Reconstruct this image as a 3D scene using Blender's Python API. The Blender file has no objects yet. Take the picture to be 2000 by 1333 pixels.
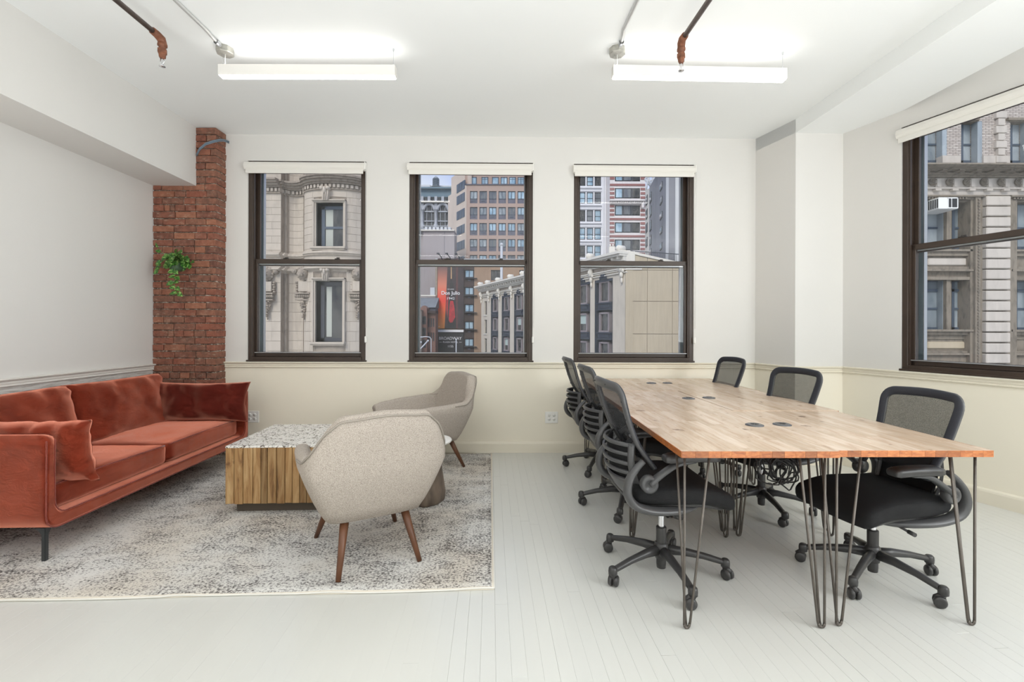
import bpy, math, random
from mathutils import Vector, Matrix, noise
R = math.radians
rnd = random.Random(7)
col = bpy.context.scene.collection
sc = bpy.context.scene

# ------------------------------------------------------------------ camera
FPX, H0, ROLL, CH = 900.0, 643.5, 0.0032, 1.24
cd = bpy.data.cameras.new('camera'); cam = bpy.data.objects.new('camera', cd); col.objects.link(cam)
cd.sensor_width = 36; cd.lens = FPX / 2000 * 36; cd.shift_y = -(666.5 - H0) / 2000
cd.clip_start = 0.05; cd.clip_end = 1000
cam.matrix_world = Matrix.Translation((0, 0, CH)) @ Matrix.Rotation(R(90), 4, 'X') @ Matrix.Rotation(ROLL, 4, 'Z')
sc.camera = cam

def P(px, py, Y):
    u = (px - 1000) / FPX; v = (H0 - py) / FPX
    return Vector((Y * (u - ROLL * v), Y, CH + Y * (v + ROLL * u)))

# ------------------------------------------------------------------ world, sun, exposure
EXPOSURE = -0.12
sc.view_settings.view_transform = 'Standard'; sc.view_settings.look = 'None'
sc.view_settings.gamma = 1; sc.view_settings.use_curve_mapping = False
sc.view_settings.exposure = EXPOSURE
sc.cycles.use_denoising = True
sc.cycles.max_bounces = 10; sc.cycles.diffuse_bounces = 6; sc.cycles.glossy_bounces = 4
sc.cycles.transparent_max_bounces = 16; sc.cycles.sample_clamp_indirect = 6
w = bpy.data.worlds.new('world'); sc.world = w; w.use_nodes = True
nt = w.node_tree; nt.nodes.clear()
def wn(t): return nt.nodes.new(t)
tc = wn('ShaderNodeTexCoord'); sep = wn('ShaderNodeSeparateXYZ'); rmp = wn('ShaderNodeValToRGB')
cl = wn('ShaderNodeTexNoise'); cl.inputs['Scale'].default_value = 2.5; cl.inputs['Detail'].default_value = 6
cr = wn('ShaderNodeValToRGB'); mx = wn('ShaderNodeMix'); mx.data_type = 'RGBA'
bg = wn('ShaderNodeBackground'); wo = wn('ShaderNodeOutputWorld')
nt.links.new(tc.outputs['Generated'], sep.inputs[0]); nt.links.new(sep.outputs['Z'], rmp.inputs[0])
nt.links.new(tc.outputs['Generated'], cl.inputs['Vector']); nt.links.new(cl.outputs['Fac'], cr.inputs[0])
e = rmp.color_ramp.elements
e[0].position = 0.20; e[0].color = (0.80, 0.87, 1.0, 1); e[1].position = 0.34; e[1].color = (0.36, 0.50, 0.98, 1)
e = cr.color_ramp.elements; e[0].position = 0.46; e[0].color = (0, 0, 0, 1); e[1].position = 0.64; e[1].color = (.8, .8, .8, 1)
nt.links.new(cr.outputs[0], mx.inputs['Factor']); nt.links.new(rmp.outputs[0], mx.inputs['A']); mx.inputs['B'].default_value = (.95, .97, 1, 1)
nt.links.new(mx.outputs['Result'], bg.inputs[0]); bg.inputs[1].default_value = 1.1
nt.links.new(bg.outputs[0], wo.inputs[0])
sd = bpy.data.lights.new('sun', 'SUN'); sun = bpy.data.objects.new('sun', sd); col.objects.link(sun)
sd.energy = 2.6; sd.angle = R(25); sd.color = (1, .96, .9)
sun.rotation_euler = Vector((-.25, -.75, .62)).to_track_quat('Z', 'Y').to_euler()
FIX_STRENGTH_DOWN, FIX_STRENGTH_UP = 13.0, 7.0
def area(name, loc, rot, sx, sy, energy, color=(.97, .985, 1.0)):
    ld = bpy.data.lights.new(name, 'AREA'); ld.shape = 'RECTANGLE'; ld.size = sx; ld.size_y = sy; ld.energy = energy; ld.color = color
    o = bpy.data.objects.new(name, ld); col.objects.link(o); o.location = loc; o.rotation_euler = tuple(R(a) for a in rot); return o
area('rear_ceiling_panel', (0.3, -1.5, 3.05), (0, 0, 0), 6.2, 3.8, 30)  # added soft fill below the unseen rear ceiling, not a fitting of the room
area('bounce_flash', (0.2, -.45, .36), (180, 0, 0), 6.2, 2.3, 185)  # unseen upward fill below the frame, added to brighten the ceiling
wd = area('window_daylight', (4.45, -.2, 1.9), (0, 0, 0), 2.6, 1.9, 160, (.95, .98, 1.0)); wd.rotation_euler = Vector((1, -.25, -.02)).to_track_quat('Z', 'Y').to_euler()  # added fill light inside the right wall, lifts the left wall and soffit

# ------------------------------------------------------------------ materials
def newmat(name):
    m = bpy.data.materials.new(name); m.use_nodes = True
    b = m.node_tree.nodes['Principled BSDF']
    return m, m.node_tree, b
def nd(t, kind, **kw):
    n = t.nodes.new('ShaderNode' + kind)
    for k, v in kw.items(): setattr(n, k, v)
    return n
def c4(c): return (c[0], c[1], c[2], 1)
def srgb(r, g, b):
    f = lambda x: (x / 255 / 12.92) if x / 255 <= .04045 else ((x / 255 + .055) / 1.055) ** 2.4
    return (f(r), f(g), f(b))
def ramp(t, stops, fac=None):
    n = nd(t, 'ValToRGB'); e = n.color_ramp.elements
    while len(e) < len(stops): e.new(.5)
    for i, (p, c) in enumerate(stops):
        e[i].position = p; e[i].color = c4(c) if not isinstance(c, (int, float)) else (c, c, c, 1)
    if fac is not None: t.links.new(fac, n.inputs[0])
    return n.outputs[0]
def noise_n(t, vec, scale, detail=4, rough=.55, dist=0):
    n = nd(t, 'TexNoise'); n.inputs['Scale'].default_value = scale; n.inputs['Detail'].default_value = detail
    n.inputs['Roughness'].default_value = rough; n.inputs['Distortion'].default_value = dist
    if vec is not None: t.links.new(vec, n.inputs['Vector'])
    return n.outputs['Fac']
def mapping(t, vec, scale=(1, 1, 1), rot=(0, 0, 0), loc=(0, 0, 0)):
    n = nd(t, 'Mapping'); t.links.new(vec, n.inputs[0])
    n.inputs['Scale'].default_value = scale; n.inputs['Rotation'].default_value = rot; n.inputs['Location'].default_value = loc
    return n.outputs[0]
def math_n(t, op, a, b=None, c=None):
    n = nd(t, 'Math', operation=op)
    for i, v in enumerate((a, b, c)):
        if v is None: continue
        if isinstance(v, (int, float)): n.inputs[i].default_value = v
        else: t.links.new(v, n.inputs[i])
    return n.outputs[0]
def mixc(t, fac, a, b, blend='MIX'):
    n = nd(t, 'Mix', data_type='RGBA', blend_type=blend)
    for k, v in (('Factor', fac), ('A', a), ('B', b)):
        if isinstance(v, (int, float)): n.inputs[k].default_value = v
        elif isinstance(v, tuple): n.inputs[k].default_value = c4(v)
        else: t.links.new(v, n.inputs[k])
    return n.outputs['Result']
def bump(t, b, h, strength, dist=.01):
    n = nd(t, 'Bump'); n.inputs['Strength'].default_value = strength; n.inputs['Distance'].default_value = dist
    t.links.new(h, n.inputs['Height']); t.links.new(n.outputs[0], b.inputs['Normal'])
def objco(t): return nd(t, 'TexCoord').outputs['Object']
def objrand(t): return nd(t, 'ObjectInfo').outputs['Random']

def pbr(name, c, rough=.5, metal=0, var=0, vscale=4, bmp=0, bscale=60, spec=.5, sheen=0, randvar=0, bdist=.004, stretch=(1, 1, 1)):
    m, t, b = newmat(name)
    b.inputs['Roughness'].default_value = rough; b.inputs['Metallic'].default_value = metal
    b.inputs['Specular IOR Level'].default_value = spec; b.inputs['Base Color'].default_value = c4(c)
    if sheen: b.inputs['Sheen Weight'].default_value = sheen; b.inputs['Sheen Roughness'].default_value = .4
    co = None
    if var or bmp: co = mapping(t, objco(t), stretch)
    src = None
    if var:
        lo = tuple(x * (1 - var) for x in c); hi = tuple(min(1, x * (1 + var * .7)) for x in c)
        src = ramp(t, [(.3, lo), (.7, hi)], noise_n(t, co, vscale, 5))
    if randvar:
        k = ramp(t, [(0, 1 - randvar), (1, 1.0)], objrand(t))
        src = mixc(t, 1.0, src if src is not None else c, k, 'MULTIPLY')
    if src is not None: t.links.new(src, b.inputs['Base Color'])
    if bmp: bump(t, b, noise_n(t, co, bscale, 3), bmp, bdist)
    return m

M = {}
WHITE = srgb(232, 229, 220); BEIGE = srgb(213, 208, 186)
M['wall'] = pbr('white_wall_paint', srgb(219, 217, 213), .55, var=.015, vscale=1.5, bmp=.08, bscale=90)
M['wall_low'] = pbr('beige_wall_paint', srgb(238, 231, 214), .5, var=.015, vscale=1.5, bmp=.08, bscale=90)
M['ceiling'] = pbr('ceiling_paint', srgb(241, 243, 242), .7, var=.01, vscale=1, bmp=.05, bscale=40)
M['trim'] = pbr('beige_trim_gloss', srgb(230, 223, 206), .35)
M['board'] = pbr('painted_floorboard', srgb(210, 210, 205), .28, var=.02, vscale=3, bmp=.12, bscale=18, randvar=.012, stretch=(1, .15, 1))
M['gap'] = pbr('dark_board_joint', srgb(150, 145, 134), .8)
M['bronze'] = pbr('dark_bronze_window_frame', srgb(62, 50, 42), .38, var=.15, vscale=6)
M['storm'] = pbr('blue_grey_storm_frame', srgb(104, 118, 126), .4, var=.15, vscale=3)
M['alum'] = pbr('bare_aluminium', srgb(190, 192, 194), .3, metal=.7)
M['blind'] = pbr('white_blind_fabric', srgb(226, 223, 216), .6)
M['white'] = pbr('white_plastic', srgb(238, 237, 232), .35)
M['slot'] = pbr('dark_slot', srgb(60, 56, 52), .6)
M['black'] = pbr('black_nylon_plastic', srgb(58, 57, 57), .36, bmp=.12, bscale=200, bdist=.001)
M['frame_grey'] = pbr('charcoal_moulded_plastic', srgb(76, 76, 77), .33, bmp=.1, bscale=200, bdist=.001)
M['seat'] = pbr('black_seat_mesh', srgb(18, 18, 20), .85, bmp=.5, bscale=350, bdist=.002)
M['navy'] = pbr('dark_edge_fabric', srgb(38, 40, 48), .7, bmp=.4, bscale=300, bdist=.002)
M['chrome'] = pbr('chrome', srgb(225, 225, 228), .12, metal=1)
M['rod'] = pbr('raw_steel_rod', srgb(98, 92, 86), .4, metal=.55, var=.2, vscale=12)
M['sofaleg'] = pbr('dark_metal_leg', srgb(58, 60, 62), .4, metal=.3)
M['fixture'] = pbr('white_fixture_metal', srgb(224, 221, 216), .4)
M['galv'] = pbr('galvanised_steel', srgb(176, 174, 166), .4, metal=.6, var=.3, vscale=25)
M['conduit'] = pbr('silver_conduit', srgb(205, 205, 203), .3, metal=.5)
M['pipe'] = pbr('dark_iron_pipe', srgb(104, 92, 86), .45, metal=.35, var=.3, vscale=14, stretch=(1, 1, 1))
M['rust'] = pbr('rusty_fitting', srgb(124, 78, 56), .6, metal=.2, var=.4, vscale=40, bmp=.3, bscale=80)
def mortarmat():
    m, t, b = newmat('mortar'); co = objco(t)
    t.links.new(ramp(t, [(.36, srgb(66, 54, 46)), (.50, srgb(116, 100, 88)), (.62, srgb(204, 194, 180))], noise_n(t, co, 26, 6, .75)), b.inputs['Base Color'])
    b.inputs['Roughness'].default_value = .95; bump(t, b, noise_n(t, co, 60, 4), .8, .006); return m
M['mortar'] = mortarmat()
M['pot'] = pbr('green_pot', srgb(72, 98, 70), .5)
M['stem'] = pbr('green_stem', srgb(96, 124, 60), .6)
M['walnut'] = pbr('walnut_leg', srgb(98, 62, 40), .42, var=.3, vscale=14, stretch=(1, 1, .12))
M['plinth'] = pbr('dark_plinth', srgb(84, 74, 64), .7)
M['piping'] = pbr('grey_piping', srgb(150, 142, 132), .8)
M['marble'] = pbr('white_stone_top', srgb(232, 229, 224), .3, var=.05, vscale=8)
M['stump'] = pbr('petrified_wood_stump', srgb(112, 98, 86), .5, var=.55, vscale=16, stretch=(1, 1, .3))
M['grommet'] = pbr('satin_grey_grommet', srgb(98, 98, 100), .22, metal=.3)
M['cable'] = pbr('black_cable_rubber', srgb(34, 33, 33), .5)
M['bluecable'] = pbr('grey_blue_cable', srgb(110, 126, 140), .4)
M['wirewhite'] = pbr('white_wire', srgb(235, 235, 232), .4)

def emis(name, c, s):
    m, t, b = newmat(name)
    b.inputs['Base Color'].default_value = c4(c); b.inputs['Emission Color'].default_value = c4(c); b.inputs['Emission Strength'].default_value = s
    return m
M['led_down'] = emis('led_diffuser_lower', (1, .985, .965), FIX_STRENGTH_DOWN)
M['led_up'] = emis('led_diffuser_upper', (1, .985, .965), FIX_STRENGTH_UP)

def glass(name, tint, rough=0.0, refl=1.0):
    m = bpy.data.materials.new(name); m.use_nodes = True; t = m.node_tree; t.nodes.clear()
    o = nd(t, 'OutputMaterial'); mix = nd(t, 'MixShader'); tr = nd(t, 'BsdfTransparent'); gl = nd(t, 'BsdfGlossy'); fr = nd(t, 'Fresnel')
    fr.inputs[0].default_value = 1.5; tr.inputs[0].default_value = c4(tint); gl.inputs['Roughness'].default_value = rough
    f = math_n(t, 'MULTIPLY', fr.outputs[0], refl)
    t.links.new(f, mix.inputs[0]); t.links.new(tr.outputs[0], mix.inputs[1]); t.links.new(gl.outputs[0], mix.inputs[2])
    df = nd(t, 'BsdfDiffuse'); df.inputs[0].default_value = (.8, .84, .9, 1); m2 = nd(t, 'MixShader')
    t.links.new(ramp(t, [(.3, .006), (.7, .028)], noise_n(t, objco(t), 3, 5)), m2.inputs[0]); t.links.new(mix.outputs[0], m2.inputs[1]); t.links.new(df.outputs[0], m2.inputs[2])
    t.links.new(m2.outputs[0], o.inputs[0]); return m
M['glass'] = glass('window_glass', (.97, .98, .975), 0.0, .42)

def meshmat():
    m, t, b = newmat('open_back_mesh')
    b.inputs['Base Color'].default_value = c4(srgb(48, 49, 52)); b.inputs['Roughness'].default_value = .8
    co = objco(t)
    w1 = nd(t, 'TexNoise'); w1.inputs['Scale'].default_value = 620; w1.inputs['Detail'].default_value = 0; t.links.new(co, w1.inputs['Vector'])
    a = ramp(t, [(.40, .36), (.60, .66)], w1.outputs['Fac'])
    t.links.new(a, b.inputs['Alpha']); return m
M['mesh'] = meshmat()

def velvet(name, c1, c2, c3):
    m, t, b = newmat(name); co = objco(t)
    n1 = noise_n(t, co, 5, 4, .6, .8); n2 = noise_n(t, mapping(t, co, (1, 1, 1)), 22, 4)
    k = ramp(t, [(.3, c1), (.52, c2), (.78, c3)], n1)
    k = mixc(t, .35, k, ramp(t, [(.3, c1), (.7, c2)], n2))
    t.links.new(k, b.inputs['Base Color']); b.inputs['Roughness'].default_value = .8
    b.inputs['Specular IOR Level'].default_value = .1
    sh1 = nd(t, 'BsdfSheen', distribution='ASHIKHMIN'); sh1.inputs['Roughness'].default_value = .40
    sh1.inputs['Color'].default_value = (1.0, .40, .27, 1)
    t.links.new(mixc(t, noise_n(t, mapping(t, co, (1, 1, 1), loc=(5, 2, 1)), 4, 4, .6, 1), (.80, .24, .13), (1.0, .50, .38)), sh1.inputs['Color'])
    ad = nd(t, 'AddShader'); out = t.nodes['Material Output']
    t.links.new(b.outputs[0], ad.inputs[0]); t.links.new(sh1.outputs[0], ad.inputs[1]); t.links.new(ad.outputs[0], out.inputs[0])
    w2 = noise_n(t, mapping(t, co, (1.2, 1.2, 2.4)), 9, 5, .55, 1.6)
    bump(t, b, w2, .8, .03); return m
M['velvet'] = velvet('rust_velvet', srgb(96, 34, 22), srgb(128, 50, 32), srgb(150, 66, 46))
M['velvet_dark'] = velvet('deep_red_velvet', srgb(72, 24, 18), srgb(92, 32, 24), srgb(112, 42, 32))
M['velvet_pipe'] = pbr('rust_velvet_piping', srgb(128, 50, 34), .8, sheen=.4)

def tweed():
    m, t, b = newmat('beige_tweed'); co = objco(t)
    n1 = noise_n(t, co, 430, 2, .6); n2 = noise_n(t, mapping(t, co, (1, 1, 2.2)), 250, 2, .6)
    k = ramp(t, [(.32, srgb(98, 86, 78)), (.50, srgb(176, 166, 156)), (.7, srgb(212, 203, 193))], n1)
    k2 = ramp(t, [(.34, srgb(104, 92, 84)), (.48, srgb(184, 174, 163)), (.7, srgb(208, 199, 188))], n2)
    t.links.new(mixc(t, .5, k, k2), b.inputs['Base Color'])
    b.inputs['Roughness'].default_value = .95; b.inputs['Specular IOR Level'].default_value = .1
    bump(t, b, n1, .4, .003); return m
M['tweed'] = tweed()

def brickmat():
    m, t, b = newmat('old_red_brick'); co = nd(t, 'TexCoord').outputs['Object']
    geo = nd(t, 'NewGeometry').outputs['Position']
    base = ramp(t, [(0, srgb(96, 62, 52)), (.25, srgb(150, 84, 64)), (.5, srgb(118, 84, 70)), (.75, srgb(172, 112, 84)), (1, srgb(134, 74, 58))], objrand(t))
    k = mixc(t, .5, base, ramp(t, [(.35, srgb(88, 60, 50)), (.7, srgb(166, 112, 90))], noise_n(t, geo, 22, 5, .65)))
    w_ = ramp(t, [(.54, 0.0), (.66, .7)], noise_n(t, mapping(t, geo, (1, 1, 2.6)), 11, 9, .88))
    k = mixc(t, w_, k, srgb(190, 168, 146))
    t.links.new(k, b.inputs['Base Color']); b.inputs['Roughness'].default_value = .9
    bump(t, b, noise_n(t, geo, 60, 5), .8, .006); return m
M['brick'] = brickmat()

def woodmat(name, stops, grain=(1, 1, 1), gscale=14, rough=.35, knots=True, rv=.12):
    m, t, b = newmat(name); co = objco(t)
    rr = nd(t, 'ObjectInfo').outputs['Random']
    off = nd(t, 'CombineXYZ'); t.links.new(math_n(t, 'MULTIPLY', rr, 37.0), off.inputs[0]); t.links.new(math_n(t, 'MULTIPLY', rr, 71.0), off.inputs[1]); t.links.new(math_n(t, 'MULTIPLY', rr, 13.0), off.inputs[2])
    v = nd(t, 'VectorMath', operation='ADD'); t.links.new(co, v.inputs[0]); t.links.new(off.outputs[0], v.inputs[1])
    vv = mapping(t, v.outputs[0], grain)
    n = noise_n(t, vv, gscale, 6, .6, .9)
    k = ramp(t, stops, n)
    k = mixc(t, 1.0, k, ramp(t, [(0, srgb(int(255 * (1 - rv)), int(250 * (1 - rv)), int(242 * (1 - rv)))), (.5, (.9, .88, .84)), (1, (1, 1, 1))], rr), 'MULTIPLY')
    if knots:
        kn = ramp(t, [(.66, 0.0), (.74, .75)], noise_n(t, mapping(t, v.outputs[0], tuple(.35 + .65 * (g > .5) for g in grain)), 9, 3))
        k = mixc(t, kn, k, srgb(96, 62, 38))
    t.links.new(k, b.inputs['Base Color']); b.inputs['Roughness'].default_value = rough
    bump(t, b, n, .12, .003); return m
M['butcher'] = woodmat('butcher_block_stave', [(.2, srgb(184, 152, 128)), (.45, srgb(216, 192, 170)), (.75, srgb(232, 214, 198))], (11, 1.3, 11), 3.2, .27, True, .10)
M['butcher_edge'] = woodmat('oiled_table_edge', [(.25, srgb(128, 68, 34)), (.5, srgb(176, 104, 54)), (.75, srgb(204, 138, 84))], (3, 3, 9), 9, .35, False, .22)
M['reclaimed'] = woodmat('reclaimed_teak_plank', [(.28, srgb(92, 62, 38)), (.43, srgb(164, 124, 78)), (.72, srgb(204, 172, 126))], (7, 7, .8), 4, .6, True, .22)

def whitewash():
    m, t, b = newmat('whitewashed_wood_panel'); co = objco(t)
    n = noise_n(t, mapping(t, co, (1.5, 1.5, 22)), 5, 6, .65, .4)
    t.links.new(ramp(t, [(.35, srgb(168, 162, 154)), (.5, srgb(214, 211, 205)), (.7, srgb(230, 228, 222))], n), b.inputs['Base Color'])
    b.inputs['Roughness'].default_value = .6; bump(t, b, n, .4, .004); return m
M['whitewash'] = whitewash()

def mosaic():
    m, t, b = newmat('pebble_mosaic'); co = objco(t)
    n = nd(t, 'TexVoronoi', feature='DISTANCE_TO_EDGE'); n.inputs['Scale'].default_value = 40; n.inputs['Randomness'].default_value = 1
    ds = nd(t, 'TexNoise'); ds.inputs['Scale'].default_value = 20; t.links.new(co, ds.inputs['Vector'])
    mv = nd(t, 'Mix', data_type='VECTOR'); mv.inputs['Factor'].default_value = .05; t.links.new(co, mv.inputs[4]); t.links.new(ds.outputs['Color'], mv.inputs[5])
    t.links.new(mv.outputs[1], n.inputs['Vector'])
    nn = noise_n(t, co, 24, 3)
    d = math_n(t, 'SUBTRACT', n.outputs['Distance'], math_n(t, 'MULTIPLY', math_n(t, 'SUBTRACT', nn, .46), .34))
    t.links.new(ramp(t, [(.015, srgb(104, 94, 86)), (.05, srgb(232, 229, 224))], d), b.inputs['Base Color'])
    b.inputs['Roughness'].default_value = .25; return m
M['mosaic'] = mosaic()

def rugmat():
    m, t, b = newmat('distressed_rug'); co = objco(t); s = nd(t, 'SeparateXYZ'); t.links.new(co, s.inputs[0])
    x, y = s.outputs[0], s.outputs[1]
    HX, HY = 1.525, 1.195
    ex = math_n(t, 'SUBTRACT', HX, math_n(t, 'ABSOLUTE', x)); ey = math_n(t, 'SUBTRACT', HY, math_n(t, 'ABSOLUTE', y))
    d = math_n(t, 'MINIMUM', ex, ey)
    big = noise_n(t, co, 1.6, 3, .6, .6); mid = noise_n(t, mapping(t, co, (1, 1, 1)), 11, 5, .7, 1.2)
    fine = noise_n(t, mapping(t, co, (75, 90, 1)), 1.0, 5, .75)
    # density of the dark pile
    mid2 = noise_n(t, mapping(t, co, (1, 1.6, 1)), 5, 4, .65, .8)
    dens = math_n(t, 'ADD', math_n(t, 'MULTIPLY', big, .45), math_n(t, 'ADD', math_n(t, 'MULTIPLY', mid, .35), math_n(t, 'MULTIPLY', mid2, .60)))
    inb = ramp(t, [(.0, .0), (.02, .07), (.05, .0), (.075, .05), (.10, .01), (.24, .03), (.26, .07), (.285, 0.), (.5, 0.)], d)
    v = math_n(t, 'ADD', dens, inb)
    v = math_n(t, 'ADD', v, math_n(t, 'MULTIPLY', math_n(t, 'SUBTRACT', fine, .5), 1.9))
    k = ramp(t, [(.68, srgb(216, 214, 210)), (.80, srgb(160, 157, 155)), (.95, srgb(88, 84, 83))], v)
    warm = ramp(t, [(.45, 0.0), (.62, .4)], noise_n(t, mapping(t, co, (1, 1, 1), loc=(3, 1, 0)), 1.3, 3))
    k = mixc(t, warm, k, mixc(t, 1.0, k, srgb(236, 218, 194), 'MULTIPLY'))
    edge = ramp(t, [(.010, 1.0), (.014, 0.)], d)
    k = mixc(t, edge, k, srgb(222, 214, 200))
    t.links.new(k, b.inputs['Base Color']); b.inputs['Roughness'].default_value = .95; b.inputs['Specular IOR Level'].default_value = .1
    bump(t, b, fine, .5, .004); return m
M['rug'] = rugmat()

def leafmat():
    m, t, b = newmat('variegated_leaf'); co = objco(t)
    n = noise_n(t, co, 60, 3)
    k = ramp(t, [(.42, srgb(44, 96, 36)), (.54, srgb(88, 142, 54)), (.68, srgb(178, 200, 122))], n)
    k = mixc(t, 1.0, k, ramp(t, [(0, .75), (1, 1.0)], objrand(t)), 'MULTIPLY')
    t.links.new(k, b.inputs['Base Color']); b.inputs['Roughness'].default_value = .4; return m
M['leaf'] = leafmat()

# ---- exterior materials
def stonemat(name, c, var=.12, vs=.6, rv=.06, streak=.5, bmp=.3):
    m, t, b = newmat(name); geo = nd(t, 'NewGeometry').outputs['Position']
    n = noise_n(t, mapping(t, geo, (1, 1, .35)), vs * 2, 6, .65, .4)
    k = ramp(t, [(.28, tuple(x * (1 - var * 1.6) for x in c)), (.5, c), (.75, tuple(min(1, x * (1 + var * .5)) for x in c))], n)
    k = mixc(t, streak * .3, k, ramp(t, [(.4, tuple(x * .6 for x in c)), (.6, c)], noise_n(t, mapping(t, geo, (1.6, 1.6, .12)), 3, 5)))
    k = mixc(t, 1.0, k, ramp(t, [(0, 1 - rv), (1, 1.0)], objrand(t)), 'MULTIPLY')
    t.links.new(k, b.inputs['Base Color']); b.inputs['Roughness'].default_value = .9
    bump(t, b, n, bmp, .02); return m
M['limestone'] = stonemat('cream_limestone', srgb(190, 178, 163), .14, .9, .08)
M['limestone_dark'] = stonemat('carved_limestone', srgb(156, 144, 130), .3, 3, .05)
M['greystone'] = stonemat('white_rusticated_stone', srgb(200, 191, 180), .10, 1.2, .05)
M['dirtystone'] = stonemat('weathered_brown_stone', srgb(136, 126, 112), .35, 2.5, .05)
M['pink'] = stonemat('pinkish_brick_wall', srgb(172, 150, 138), .06, .1, .02)
M['pinkside'] = stonemat('pale_side_wall', srgb(204, 188, 174), .08, .1, .02)
M['spandrel'] = stonemat('slate_spandrel', srgb(104, 104, 116), .2, .4, .1)
M['slate'] = stonemat('teal_slate_roof', srgb(108, 128, 140), .15, .2, .02)
M['towerstone'] = stonemat('blue_grey_tower_stone', srgb(168, 170, 176), .25, .5, .05)
M['blankwall'] = stonemat('blank_mauve_grey_wall', srgb(158, 150, 150), .08, .15, .02)
M['brownbrick'] = stonemat('orange_brown_brick_wall', srgb(158, 132, 110), .12, .4, .02)
M['darkbrick'] = stonemat('dark_brown_strip', srgb(74, 62, 60), .2, .4, .02)
M['creamstone'] = stonemat('cream_painted_stone', srgb(206, 196, 180), .10, .5, .03)
M['creamtrim'] = stonemat('cream_trim_stone', srgb(224, 218, 206), .06, .5, .03)
M['oriel'] = stonemat('slate_blue_oriel', srgb(52, 60, 74), .25, 1, .05)
M['oriel_lt'] = stonemat('mauve_window_surround', srgb(142, 132, 134), .15, 1, .05)
M['stucco'] = stonemat('tan_stucco', srgb(190, 176, 152), .07, .12, .03)
M['whiteclad'] = stonemat('white_terracotta', srgb(222, 222, 226), .05, .2, .02)
M['redband'] = stonemat('red_brick_band', srgb(148, 102, 98), .10, .6, .05)
M['whiteband'] = stonemat('white_stone_band', srgb(222, 216, 214), .05, .6, .04)
M['greyrender'] = stonemat('mottled_grey_render', srgb(136, 136, 140), .25, .1, .02)
M['lightrender'] = stonemat('pale_grey_render', srgb(212, 212, 210), .05, .1, .02)
M['rowbrick'] = stonemat('red_rowhouse_brick', srgb(132, 100, 90), .2, .6, .05)
M['street'] = pbr('asphalt', srgb(90, 90, 92), .9)
M['darkmetal'] = pbr('dark_street_metal', srgb(54, 58, 66), .5)
M['palemetal'] = pbr('pale_painted_metal', srgb(186, 188, 192), .5)
M['tank'] = pbr('weathered_tank_wood', srgb(150, 158, 166), .8, var=.2, vscale=1, stretch=(3, 3, .2))
def paneext(name, a, b_, sc_=.5):
    m, t, b = newmat(name); geo = nd(t, 'NewGeometry').outputs['Position']
    k = ramp(t, [(.35, a), (.65, b_)], noise_n(t, mapping(t, geo, (1.4, 1.4, .5)), sc_, 4, .6, 1))
    k = mixc(t, 1.0, k, ramp(t, [(0, .7), (1, 1.0)], objrand(t)), 'MULTIPLY')
    t.links.new(k, b.inputs['Base Color']); b.inputs['Roughness'].default_value = .12; return m
M['pane_dark'] = paneext('dark_window_glass', srgb(34, 38, 44), srgb(96, 94, 90), 1.2)
M['pane_blue'] = paneext('blue_window_glass', srgb(118, 152, 176), srgb(190, 212, 224), .4)
M['pane_grey'] = paneext('grey_window_glass', srgb(92, 98, 108), srgb(136, 140, 142), .5)
M['pane_pale'] = paneext('pale_window_glass', srgb(126, 138, 146), srgb(176, 184, 188), .7)
M['extframe'] = pbr('blue_grey_ext_frame', srgb(68, 80, 94), .5)
M['extframe_dk'] = pbr('dark_ext_frame', srgb(58, 60, 66), .5)
M['curtain'] = pbr('pale_curtain', srgb(176, 178, 168), .9)
M['shade'] = pbr('mint_shade', srgb(176, 190, 184), .9)

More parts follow.
